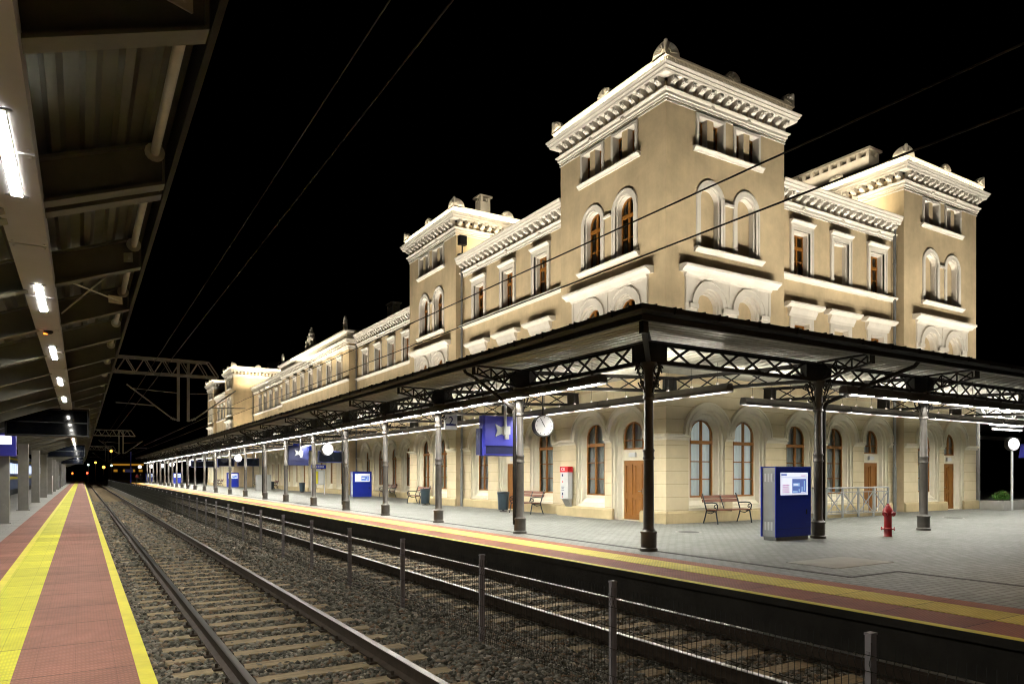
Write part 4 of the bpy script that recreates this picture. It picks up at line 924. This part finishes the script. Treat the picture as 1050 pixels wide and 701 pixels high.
def clock(loc, label, dial='opal', rz=0, hang=True, hands=(11,55), r=.33):
    t = thing('platform_clock', label, 'clock', loc, rz, 'round double faced platform clocks')
    b = MB(); b.tube((0,-.10,0),(0,.10,0),r+.035,32); b.obj('case','black',t,True)
    b = MB(); b.tube((0,-.115,0),(0,-.101,0),r,32); b.tube((0,.101,0),(0,.115,0),r,32); b.obj('dial',dial,t)
    b = MB()
    for i in range(12):
        a = 2*PI*i/12; b.bar((r*.80*math.sin(a),-.118,r*.80*math.cos(a)),(r*.90*math.sin(a),-.118,r*.90*math.cos(a)),.02,.004 if i%3 else .006,(0,1,0))
    b.obj('hour_marks','black',t)
    b = MB(); am = 2*PI*hands[1]/60; ah = 2*PI*(hands[0]+hands[1]/60)/12
    b.bar((-.05*math.sin(am),-.121,-.05*math.cos(am)),(r*.82*math.sin(am),-.121,r*.82*math.cos(am)),.020,.004,(0,1,0)); b.bar((0,-.120,0),(r*.52*math.sin(ah),-.120,r*.52*math.cos(ah)),.026,.004,(0,1,0)); b.obj('hands','black',t)
    b = MB()
    if hang: b.tube((0,0,r),(0,0,1.1),.025,8)
    else: b.tube((-.0,.0,-r),(0,0,-loc[2]),.05,10)
    b.obj('hanger' if hang else 'post','black' if hang else 'colpaint',t); return t
clock((12.57,18.67,3.14), 'round white clock reading five to eleven, hung behind the second iron column', 'opalnear', R(-9), hands=(10,55), r=.312)
clock((12.2,40.6,3.05), 'glowing round clock hung in front of the wide departure board', rz=R(10), hands=(10,55)); clock((11.9,66.5,3.05), 'glowing round clock overlapping the pair of far departure boards', rz=R(15), hands=(10,55))
for i, (u, y) in enumerate(((11.6,97.0),(11.1,112),(11.3,128),(10.4,138),(9.4,150))): clock((u,y,3.0), f'small glowing clock far along the platform, {NUM[i]} beyond the far tower', hands=(10,55))
clock((35.5,15.2,2.95), 'glowing clock on a grey post right of the building corner', rz=R(-25), hang=False, hands=(10,55), r=.27)
tilted_monitor((36.75,14.9,2.35), 'blue cased monitor with lilac screen right of the post clock', R(-20))

# ticket machines
def machine():
    t = thing('ticket_machine','x','ticket machine',group='blue ticket machines on the station platform')
    b = MB(); b.box(-.60,.60,.04,.40,.0,.10); b.obj('base','zinc',t)
    b = MB(); b.box(-.63,.63,.035,.41,.10,1.76); b.obj('cabinet','grey',t)
    b = MB(); b.bbox(-.66,.66,-.005,.035,.09,1.79,.008); b.bbox(-.66,.66,.41,.45,.09,1.79,.008); b.obj('door_panel','blue',t)
    b = MB(); b.box(-.53,.53,-.012,-.006,1.08,1.66); b.obj('bezel','blue',t)
    s = MB(); s.box(-.51,.51,-.016,-.013,1.10,1.64); s = s.obj('screen','screenlit',t)
    b = MB(); b.box(-.08,.46,-.019,-.017,1.14,1.49); b.obj('picture','screenblue',s); b = MB(); b.box(-.05,.20,-.0215,-.0195,1.31,1.385); b.box(-.06,.12,-.0215,-.0195,1.16,1.20); b.box(.16,.21,-.0215,-.0195,1.17,1.24); b.box(.36,.40,-.0215,-.0195,1.20,1.44); b.box(.27,.31,-.0215,-.0195,1.16,1.30); b.obj('picture','screenmid',s); b = MB(); b.box(-.03,.14,-.0225,-.0217,1.335,1.365); b.box(.24,.42,-.0225,-.0217,1.15,1.165); b.obj('picture','screenlit',s); b = MB(); b.box(-.49,-.28,-.019,-.017,1.57,1.61); b.box(-.49,.49,-.019,-.017,1.525,1.533); b.obj('header','screenblue',s)
    b = MB()
    for i in range(5): b.box(-.44,-.18-.03*(i%2),-.019,-.017,1.15+i*.045,1.175+i*.045)
    b.box(.25,.42,-.019,-.017,1.55,1.58); b.obj('text_lines','screenpink',s)
    b = MB()
    for z in (.25,1.42):
        for k in range(3): b.box(-.637,-.631,.12+.09*k,.17+.09*k,z,z+.2)
    b.obj('vent','lightgrey',t)
    b = MB(); b.box(-.60,.60,-.008,-.0055,1.005,1.012); b.box(-.60,.60,-.008,-.0055,.28,.286); b.box(.46,.50,-.012,-.006,.62,.74); b.obj('panel_seams','black',t); return t
tm = machine()
place(tm, 'blue and grey ticket machine with lit screen nearest, in front of the end facade', (14.80,11.05,0))
place(tm, 'blue ticket machine with lit screen standing before the recessed middle wing', (16.2,45.9,0)); place(tm, 'small blue ticket machine behind columns before the far tower', (15.5,89.5,0)); place(tm, 'tiny blue ticket machine past the far tower, right of two', (13.9,132,0)); place(tm, 'tiny blue ticket machine at the far end of the platform, left of two', (11.2,152,0))
# notice box with red header on the pier
t = thing('notice_box','grey wall box with a red lettered header on the station pier','information box',(15.94,21.98,.66))
b = MB(); b.bbox(-.16,.06,-.25,.25,0,1.02,.01); b.obj('case','lightgrey',t); b = MB(); b.box(-.17,.06,-.26,.26,1.02,1.24); b.obj('header','redhead',t)
lettering('ICR', .17, 'whitepaint', t, (-.174,.06,1.13), (R(90),0,R(-90)))
b = MB(); b.box(-.165,-.161,.06,.14,.86,.95); b.box(-.165,-.161,.06,.13,.14,.24); b.box(-.165,-.161,-.02,.18,.45,.47); b.box(-.165,-.161,.02,.16,.39,.41); b.box(-.165,-.161,.0,.17,.33,.35); b.obj('notices','navy',t)
b = MB(); b.box(-.165,-.161,.06,.13,.63,.68); b.box(-.165,-.161,.07,.14,.06,.1); b.obj('red_marks','redhead',t)
b = MB(); b.prism([(-.14,0),(.06,0),(.06,-.3)], lambda a,z,d: (a,d,z), -.2, .2); b.obj('bracket','concrete',t)
# benches
def bench():
    t = thing('bench','x','bench',group='wood slat benches with dark iron frames')
    W = .80
    b = MB()
    for i in range(4): b.bbox(-W-.05,W+.05,-.30+.105*i,-.215+.105*i,.43,.465,.006)
    b.obj('seat','benchwood',t); b = MB()
    for i,(z,y) in enumerate(((.60,.19),(.74,.24),(.86,.285))): 
        if i == 0: continue
        b.add([(-W-.05,y,z-.05),(W+.05,y,z-.05),(W+.05,y+.03,z+.05),(-W-.05,y+.03,z+.05),(-W-.05,y+.035,z-.06),(W+.05,y+.035,z-.06),(W+.05,y+.065,z+.04),(-W-.05,y+.065,z+.04)],[(0,1,2,3),(7,6,5,4),(0,4,5,1),(3,2,6,7),(1,5,6,2),(0,3,7,4)])
    b.obj('backrest','benchwood',t)
    for sx in (-1,1):
        b = MB(); X = sx*W
        b.path([(X,-.34,0),(X,-.30,.20),(X,-.26,.40),(X,-.10,.42),(X,.12,.42)], .022, 8); b.path([(X,.28,0),(X,.20,.20),(X,.14,.42),(X,.20,.60),(X,.30,.90),(X,.34,.97)], .022, 8)
        b.path([(X,.20,.66),(X,-.10,.68),(X,-.26,.67),(X,-.33,.60),(X,-.31,.50),(X,-.27,.42)], .020, 8); b.path([(X,-.27,.62),(X,-.20,.60),(X,-.18,.53),(X,-.23,.50),(X,-.26,.54)], .014, 6); b.path([(X,-.20,.40),(X,-.05,.33),(X,.14,.36)], .016, 6)
        b.obj('end_frame','benchiron',t,True)
    b = MB(); b.path([(0,-.2,.41),(0,.1,.41),(0,.18,.6),(0,.29,.88)], .016, 6); b.obj('centre_brace','benchiron',t); return t
bp = bench()
place(bp, 'wood slat bench with iron frame by the end facade windows, left of the ticket machine', (18.15,16.1,0), 0)
place(bp, 'wood slat bench against the wall behind the second iron column', (15.6,24.35,0), -PI/2); place(bp, 'wood slat bench beside a bin at the second tower', (15.6,35.2,0), -PI/2)
for i, y in enumerate((45.8,79.5,83.6,87.6)): place(bp, ['wood slat bench in the recessed wing behind the farther ticket machine','small dark bench by the far wing wall, first right of the third machine','small dark bench by the far wing wall, second right of the third machine','small dark bench by the far wing, closest to the third ticket machine'][i], (18.0,y,0), -PI/2)
for i, y in enumerate((101.5,104.2)): place(bp, f'tiny dark bench beyond the third ticket machine, {NUM[i]} along the wall', (15.9,y,0), -PI/2)
# bins
def bin_():
    t = thing('litter_bin','x','bin',group='dark litter bins on the station platform'); b = MB(); b.lathe([(.20,.08),(.22,.12),(.25,.72),(.26,.74),(.26,.78),(.24,.79)],(0,0,0),18); b.obj('body','binblue',t,True)
    b = MB(); b.lathe([(.16,0),(.16,.03),(.05,.05),(.05,.09)],(0,0,0),14); b.obj('foot','black',t); b = MB(); b.lathe([(.27,.79),(.28,.82),(.25,.85),(.16,.86),(.15,.80)],(0,0,0),18); b.obj('lid','benchiron',t,True); return t
bi = bin_()
place(bi, 'dark bin left of the bench by the wooden door, behind second column', (15.4,25.9,0)); place(bi, 'dark bin beside the bench at the second tower', (15.3,33.7,0)); place(bi, 'dark bin beside the station entrance door', (16.7,63.0,0)); place(bi, 'dark bin at the middle wing wall near the grey cabinet', (17.2,77.0,0))
# grey cabinet and timetable case by the entrance
t = thing('grey_cabinet','light grey cabinet standing on the platform left of the entrance','cabinet',(15.2,71.5,0)); b = MB(); b.bbox(-.7,.7,-.25,.25,.05,1.55,.02); b.obj('body','grey',t); b = MB(); b.box(-.72,.72,-.27,.27,0,.06); b.obj('base','concrete',t); b = MB(); b.box(-.005,.005,-.256,-.25,.1,1.5); b.box(.04,.06,-.27,-.25,.8,.95); b.obj('handle','black',t)
t = thing('timetable_case','white framed timetable case with yellow sheet and blue header by the entrance','notice board',(16.2,56.3,0))
b = MB(); b.box(-.55,-.48,-.04,.04,0,2.0); b.box(.48,.55,-.04,.04,0,2.0); b.obj('post','whitepaint',t); b = MB(); b.box(-.5,.5,-.05,.05,.75,1.95); b.obj('case','lightgrey',t); b = MB(); b.box(-.30,-.02,-.056,-.051,.85,1.85); b.obj('yellow_sheet','yline',t); b = MB(); b.box(.05,.42,-.056,-.051,.85,1.85); b.obj('white_sheet','whitepaint',t); b = MB(); b.box(-.55,.62,-.06,.06,2.05,2.35); b.obj('header','blue',t)
b = MB(); 
for i in range(5): b.box(-.35+i*.17,-.25+i*.17,-.066,-.061,2.14,2.27)
b.obj('lettering','whitepaint',t)
# hydrant
t = thing('fire_hydrant','red pillar fire hydrant on the paving right of the ticket machine','hydrant',(17.72,10.42,0))
b = MB(); b.lathe([(.105,0),(.105,.02),(.098,.03),(.098,.17),(.10,.19),(.10,.21),(.095,.23),(.092,.50),(.10,.52),(.12,.56),(.13,.62),(.12,.68),(.10,.72),(.075,.75),(.06,.79),(.035,.81)],(0,0,0),20); b.obj('barrel','red',t,True)
b = MB(); b.lathe([(.165,.185),(.17,.19),(.17,.215),(.165,.22)],(0,0,0),20)
for k in range(6): a = k*PI/3; b.tube((.145*math.cos(a),.145*math.sin(a),.16),(.145*math.cos(a),.145*math.sin(a),.245),.016,6)
b.obj('flange','red',t,True)
for a in (R(-5),R(185),R(265)):
    n_ = MB(); d = Vector((math.cos(a),math.sin(a),-.35)).normalized(); p = Vector((0,0,.64))+d*.08; n_.tube(p, p+d*.06, .052, 14); n_.tube(p+d*.06, p+d*.105, .062, 14); n_.tube(p+d*.105,p+d*.13,.02,6); n_.obj('nozzle','red',t,True)
b = MB(); b.tube((0,0,.80),(0,0,.845),.028,6); b.obj('valve_nut','red',t)
# ramp and railing
t = thing('access_ramp','low concrete ramp behind the grey railing at the end facade','ramp',(24.9,16.4,0)); b = MB(); b.box(-1.9,1.9,-.5,.62,.006,.16); b.obj('slab','concrete',t)
b = MB(); b.box(-1.95,1.95,-.56,-.5,.006,.18); b.obj('kerb','plinth',t)
t = thing('ramp_railing','grey metal railing with crossed bars guarding the ramp','railing',(24.9,15.78,0)); N4 = 4; W = 3.9
for i in range(N4+1): b = MB(); x = -W/2+W*i/N4; b.box(x-.03,x+.03,-.03,.03,.0,1.08); b.obj('post','grey',t)
for (a, y) in ((-W/2,.55),(W/2,.55)): b = MB(); b.box(a-.03,a+.03,y-.03,y+.03,.165,1.08); b.obj('post','lightgrey',t)
b = MB(); b.tube((-W/2,0,1.10),(W/2,0,1.10),.03,10); b.box(-W/2,W/2,-.02,.02,.93,.96); b.box(-W/2,W/2,-.02,.02,.14,.17)
for x in (-W/2,W/2): b.tube((x,0,1.10),(x,.58,1.10),.03,10)
b.obj('rail','grey',t); b = MB()
for i in range(N4):
    x0 = -W/2+W*i/N4+.03; x1 = x0+W/N4-.06; b.bar((x0,0,.16),(x1,0,.94),.03,.035); b.bar((x0,.0,.94),(x1,.0,.16),.024,.035)
    for k in (1,2): b.box(x0+(x1-x0)*k/3-.008,x0+(x1-x0)*k/3+.008,-.008,.008,.16,.94)
b.obj('cross_bars','grey',t)
# planter and shrub
t = thing('planter','low concrete planter at the right corner of the station','planter',(36.3,15.7,0)); b = MB(); b.bbox(-1.5,1.5,-.5,.5,0,.42,.02); b.obj('box','concrete',t)
b = MB(); b.box(-1.4,1.4,-.42,.42,.40,.43); b.obj('soil','earth',t)
sh = thing('planter_shrub','small bright green shrub growing in the concrete planter','shrub',(35.7,15.7,.42)); b = MB()
for i in range(900):
    th_ = random.uniform(0,2*PI); ph = random.uniform(.1,1.45); r_ = random.uniform(.15,.46); c_ = Vector((r_*math.cos(th_)*math.sin(ph)*1.05, r_*math.sin(th_)*math.sin(ph)*.8, r_*math.cos(ph)*.85)); d = Vector((random.gauss(0,1),random.gauss(0,1),random.gauss(.5,1))).normalized(); e = d.orthogonal().normalized()*.025; L_ = random.uniform(.08,.15)
    b.add([c_-e, c_+e, c_+d*L_],[(0,1,2)])
b.obj('foliage','leaf',sh); b = MB(); 
for k in range(6): a = k*PI/3; b.tube((0,0,0),(.25*math.cos(a),.2*math.sin(a),.35),.012,5)
b.obj('stems','benchwood',sh)
# manhole covers
for i,(x,y,l) in enumerate(((14.35,14.1,'round cast iron drain cover in paving left of the bench'),(27.3,13.6,'round cast iron cover in paving before the right tower'))):
    t = thing('manhole_cover', l, 'manhole cover', (x,y,.0015)); b = MB(); b.lathe([(.30,0),(.30,.006),(.28,.007)],(0,0,0),24); b.obj('lid','slot',t); b = MB(); b.lathe([(.36,0),(.36,.004),(.305,.005),(.302,0)],(0,0,0),24); b.obj('rim','concrete',t)
# security camera on the girder, floodlight on the wing roof
t = thing('security_camera','small pale security camera under the girder by the second end column','camera',(COLX[0]-.1,CY+.5,4.12)); b = MB(); b.bar((-.25,-.05,-.02),(.1,0,.04),.1,.1); b.obj('body','lightgrey',t); b = MB(); b.tube((.0,0,.06),(.0,0,.25),.02,6); b.obj('mount','lightgrey',t); b = MB(); b.tube((-.26,-.05,-.02),(-.29,-.056,-.025),.035,10); b.obj('lens','black',t)
t = thing('floodlight','dark floodlight on a stand on the wing roof by the second tower','floodlight',(16.15,31.15,12.48)); b = MB(); b.box(-.2,.2,-.12,.12,.5,.95); b.obj('head','black',t); b = MB(); b.tube((0,0,0),(0,0,.5),.04,8); b.box(-.2,.2,-.15,.15,0,.04); b.obj('stand','black',t)

# ------------------------------------------------------------------ overhead line
def gantry(y, label, z0=6.35, z1=7.05, x0=-3.3, x1=5.75, det=True):
    t = thing('catenary_gantry', label, 'gantry', (x0,y,-.7)); Z = .7
    b = MB()
    for yy in (-.3,.3):
        for z in (z0,z1): b.bar((0,yy,z+Z),(x1-x0-(.0 if z == z0 else .45),yy,z+Z),.07,.07)
        n = 11; w = (x1-x0-.5)/n
        for i in range(n): 
            b.bar((w*i,yy,z0+Z),(w*(i+.5),yy,z1+Z),.04,.04); b.bar((w*(i+.5),yy,z1+Z),(w*(i+1),yy,z0+Z),.04,.04)
        b.bar((x1-x0-.45,yy,z1+Z),(x1-x0,yy,z0+Z),.05,.05)
    for i in range(12): b.bar((w*i,-.3,z0+Z),(w*i,.3,z0+Z),.035,.035); b.bar((w*i,-.3,z1+Z),(w*i,.3,z1+Z),.035,.035)
    b.obj('truss','mast',t)
    b = MB(); b.box(-.15,.15,-.15,.15,0,z1+Z); b.obj('mast','mast',t)
    for xx in (3.98,4.42):
        b = MB(); b.box(xx-x0-.06,xx-x0+.06,-.06,.06,4.15+Z,z1+Z); b.obj('drop_post','mast',t)
    for sg, cx in ((-1,3.95),(1,4.45)):
        b = MB(); a = cx-x0; b.path([(a,0,4.2+Z),(a+sg*.25,0,4.28+Z),(a+sg*2.15,0,5.78+Z)], .032, 8); b.bar((a+sg*.95,0,4.85+Z),(a+sg*2.6,0,4.92+Z),.04,.04); b.tube((a,0,5.5+Z),(a+sg*2.0,0,5.62+Z),.015,6)
        for k in range(3): b.tube((a+sg*(.12+.07*k),0,4.235+Z+.03*k),(a+sg*(.15+.07*k),0,4.245+Z+.03*k),.07,10)
        b.obj('cantilever','mast',t,True)
gantry(37.3, 'nearest lattice gantry with two hanging posts carrying the overhead line'); gantry(100, 'far lattice gantry with hanging posts above the distant tracks'); gantry(158, 'farthest faint lattice gantry beyond the platforms')
def wire(xa, z, label, r=.008, sag=0.):
    b = MB(); b.tube((xa,-8,z),(xa,225,z),r,6); tag(b.obj('overhead_wire','cable'), label, 'overhead wire', 'overhead line wires')
wire(2.1,5.38,'upper messenger wire above the near track'); wire(2.1,4.74,'lower contact wire above the near track'); wire(6.5,5.08,'upper messenger wire crossing in front of the station towers',.011); wire(6.5,4.56,'lower contact wire crossing in front of the station towers',.011)
# ------------------------------------------------------------------ distance
def signal(x, y, z, m, label):
    t = thing('rail_signal', label, 'signal', (x,y,-.7)); b = MB(); b.tube((0,0,0),(0,0,z+.7),.06,8); b.obj('post','mast',t); b = MB(); b.box(-.2,.2,-.1,.1,z+.3,z+1.2); b.obj('head','black',t); b = MB(); b.tube((0,-.14,z+.8),(0,-.1,z+.8),.17,14); b.obj('lamp',m,t)
signal(1.0,168,1.75,'signalred','red railway signal at the far end of the near track'); signal(-1.6,172,1.7,'signalorange','dim orange red signal left of the bright one far down the line')
t = thing('distant_building','dark low building with an amber lit top band beyond the platforms','building',(7.5,265,-.7)); b = MB(); b.box(0,11,0,10,0,6.2); b.obj('wall','darkwall',t); b = MB(); b.box(1.2,10.2,-.1,-.02,5.2,5.75); b.obj('lit_band','amberwall',t)
for x in (1.5,4.2,6.6,8.8): b = MB(); b.box(x,x+1.1,-.08,-.02,3.1,3.9); b.obj('window','amberwall',t)
b = MB(); b.box(-.2,11.2,-.2,10.2,6.2,6.5); b.obj('roof','roof',t)
def street_lamp(x, y, z, m, label, r=.5):
    t = thing('street_lamp', label, 'street lamp', (x,y,-.7), group='street lamps beyond the station'); b = MB(); b.tube((0,0,0),(0,0,z+.7),.08,8); b.obj('post','mast',t); b = MB(); b.sphere((0,0,z+.8), r, 10, 8); b.obj('lamp_head',m,t)
street_lamp(5.6,240,3.6,'amber','bright amber street lamp left of the distant building',.42); street_lamp(7.9,250,4.2,'coolLamp','greenish white street lamp just right of the amber one',.32); street_lamp(3.6,245,5.0,'amber','small amber lamp high left of the bright amber one',.3); street_lamp(1.8,252,4.4,'coolLamp','small pale lamp farthest left beyond the platform end',.3)
street_lamp(8.2,262,9.0,'amber','orange lamp above the roof of the distant building',.4)
t = thing('street_lamp','tall platform lamp on the open paving before the end facade','street lamp',(12.8,2.0,0)); b = MB(); b.tube((0,0,0),(0,0,5.6),.07,12); b.tube((0,0,0),(0,0,.6),.1,12); b.obj('post','colpaint',t); b = MB(); b.box(-.28,.28,-.16,.16,5.6,5.72); b.obj('head','black',t)
M['sodium'] = emat('sodium_lamp', (1.,.60,.27), 620); b = MB(); b.box(-.22,.22,-.12,.12,5.585,5.599); b.obj('lamp_glass','sodium',t)
# train on the far side of the near platform
t = thing('train_coach','dark blue train coach with yellow stripes and lit windows behind the steel columns','train',(-6.1,60,-.5)); b = MB(); b.prism([(-1.45,.9),(1.45,.9),(1.5,1.6),(1.45,3.3),(1.1,3.9),(.4,4.15),(-.4,4.15),(-1.1,3.9),(-1.45,3.3),(-1.5,1.6)], lambda a,z,d: (a,d,z), 0, 52); b.obj('body','trainblue',t)
for k in range(24): b = MB(); b.box(1.478,1.50,1+2.1*k,2.5+2.1*k,2.15,2.95); b.obj('window','trainwin',t)
b = MB(); b.box(1.488,1.505,0,52,1.72,1.92); b.box(1.44,1.47,0,52,3.25,3.38); b.obj('stripe','yline',t); b = MB(); b.box(-1.2,1.2,.5,51,.35,.9); b.obj('underframe','black',t)
for y in (4,8,44,48):
    for sx in (-.75,.75): b = MB(); b.tube((sx-.06,y,.55),(sx+.06,y,.55),.45,20); b.obj('wheel','black',t)
for i,(x,y) in enumerate(((-2.6,62),(-2.5,75))):
    t = thing('white_cabinet', ['white cabinet beside the steel columns far down the near platform','smaller white cabinet farther down the near platform'][i],'cabinet',(x+.55,y,P1)); b = MB(); b.bbox(-.25,.25,-.3,.3,.05,1.25,.02); b.obj('body','whitepaint',t); b = MB(); b.box(-.27,.27,-.32,.32,0,.06); b.obj('base','concrete',t)
# people far along the platform
def person(loc, label, shirt, rz):
    joints = {'pel':(0,0,.95,.13),'wai':(0,0,1.10,.12),'che':(0,0,1.35,.15),'nek':(0,0,1.50,.055),'hea':(0,.01,1.62,.085),'top':(0,.01,1.72,.075),
      'hL':(-.09,0,.90,.09),'kL':(-.10,-.03,.50,.065),'aL':(-.10,.03,.09,.042),'tL':(-.10,-.11,.05,.038),'hR':(.09,0,.90,.09),'kR':(.10,.03,.50,.065),'aR':(.10,.06,.09,.042),'tR':(.10,-.08,.05,.038),
      'sL':(-.19,0,1.42,.06),'eL':(-.25,.03,1.14,.045),'wL':(-.25,-.08,.92,.034),'fL':(-.25,-.12,.84,.03),'sR':(.19,0,1.42,.06),'eR':(.25,.03,1.14,.045),'wR':(.25,-.06,.92,.034),'fR':(.25,-.10,.84,.03)}
    E_ = ['pel wai','wai che','che nek','nek hea','hea top','pel hL','hL kL','kL aL','aL tL','pel hR','hR kR','kR aR','aR tR','che sL','sL eL','eL wL','wL fL','che sR','sR eR','eR wR','wR fR']
    ks = list(joints); me = bpy.data.meshes.new('person'); me.from_pydata([joints[k][:3] for k in ks],[[ks.index(a) for a in e.split()] for e in E_],[])
    tmp = bpy.data.objects.new('person', me); col.objects.link(tmp); sk = tmp.modifiers.new('s','SKIN'); 
    for i,k in enumerate(ks): d = me.skin_vertices[0].data[i]; d.radius = (joints[k][3],)*2; d.use_root = (i == 0)
    tmp.modifiers.new('u','SUBSURF').levels = 1; tmp.modifiers['u'].render_levels = 1; bpy.context.view_layer.update()
    m2 = bpy.data.meshes.new_from_object(tmp.evaluated_get(bpy.context.evaluated_depsgraph_get())); bpy.data.objects.remove(tmp)
    m2.materials.clear(); [m2.materials.append(M[x]) for x in ('cloth_dark',shirt,'skin')]
    for p in m2.polygons: z = p.center.z; p.material_index = 2 if z > 1.5 or (z < .9 and z > .75 and abs(p.center.x) > .22) else (1 if z > .98 else 0); p.use_smooth = True
    o = bpy.data.objects.new('person', m2); col.objects.link(o); o.location = loc; o.rotation_euler = (0,0,rz); tag(o, label, 'person')
    h = MB(); h.sphere((0,.03,1.69), .098, 10, 6); h.obj('hair','cloth_dark',o,True)
person((9.05,152,0),'person in a red top standing near the far platform edge','cloth_red',.4); person((9.75,153,0),'person in dark clothes beside the person in red far away','cloth_dark',-.3)
# blue mast with sign at far end
t = thing('platform_mast','tall blue mast with a small blue sign at the far platform end','mast',(8.2,156,0)); b = MB(); b.tube((0,0,0),(0,0,6.0),.13,10); b.obj('pole','bluebright',t); b = MB(); b.box(-1.0,.4,-.15,-.1,2.0,2.6); b.obj('sign','bluebright',t)
# ------------------------------------------------------------------ canopy of the platform right of the building
t = thing('steel_canopy','grey steel canopy of another platform right of the station corner','platform canopy',(40,18,0)); b = MB()
for yy in (0,8.): b.box(-4,22,yy-.1,yy+.1,4.15,4.4)
b.box(-3.2,22,-2.2,10,4.95,5.05); b.obj('roof_beam','steel',t)
for x in (-1.6,6.5,14.5): b = MB(); b.tube((x,0,0),(x,0,4.2),.13,12); b.obj('column','steel',t)
b = MB(); x = -3.4
while x < 12: b.bar((x,-.6,4.45),(x+.7,-.6,5.0),.06,.06); b.bar((x+.7,-.6,5.0),(x+1.4,-.6,4.45),.06,.06); x += 1.4
b.box(-3.5,12,-.64,-.56,4.42,4.47); b.obj('truss','whitepaint',t)
fl = thing('linear_lamp','x','lamp',group='tube lamps of the canopy right of the station'); b = MB(); b.box(0,3.0,-.06,.06,0,.03); b.obj('tube','tuberight',fl); b = MB(); b.box(-.05,3.05,-.09,.09,.03,.12); b.obj('housing','white_sheet',fl)
b = MB(); b.box(.1,2.9,-.05,.05,.121,.124); b.obj('uplight_strip','tubeup',fl)  # extra uplight added so the truss and beams above show lit
for i,(x,y) in enumerate(((37.4,16.9),(38.6,14.8),(42.0,14.8),(41.2,18.5))): place(fl, f'white tube lamp on the grey canopy right of the station, {NUM[i]} from the corner', (x,y,3.98))

# ------------------------------------------------------------------ night sky, render settings
w = bpy.data.worlds.new('World'); sc.world = w; w.use_nodes = True; N = w.node_tree.nodes; L = w.node_tree.links
sky = N.new('ShaderNodeTexSky'); sky.sky_type = 'NISHITA'; sky.sun_disc = False; sky.sun_elevation = R(-8); sky.sun_rotation = R(200)
L.new(sky.outputs[0], N['Background'].inputs[0]); N['Background'].inputs[1].default_value = .004
sc.view_settings.view_transform = 'Standard'; sc.view_settings.look = 'None'; sc.view_settings.gamma = 1; sc.view_settings.exposure = 0
sc.render.engine = 'CYCLES'; c = sc.cycles; c.filter_width = 1.1; c.use_denoising = True; c.max_bounces = 6; c.diffuse_bounces = 3; c.glossy_bounces = 3; c.transparent_max_bounces = 12; c.sample_clamp_indirect = 6; c.sample_clamp_direct = 0; c.caustics_reflective = False; c.caustics_refractive = False
try: c.denoiser = 'OPENIMAGEDENOISE'; c.denoising_input_passes = 'RGB_ALBEDO_NORMAL'
except Exception: pass
print('WINDOWS', WINCOUNT)
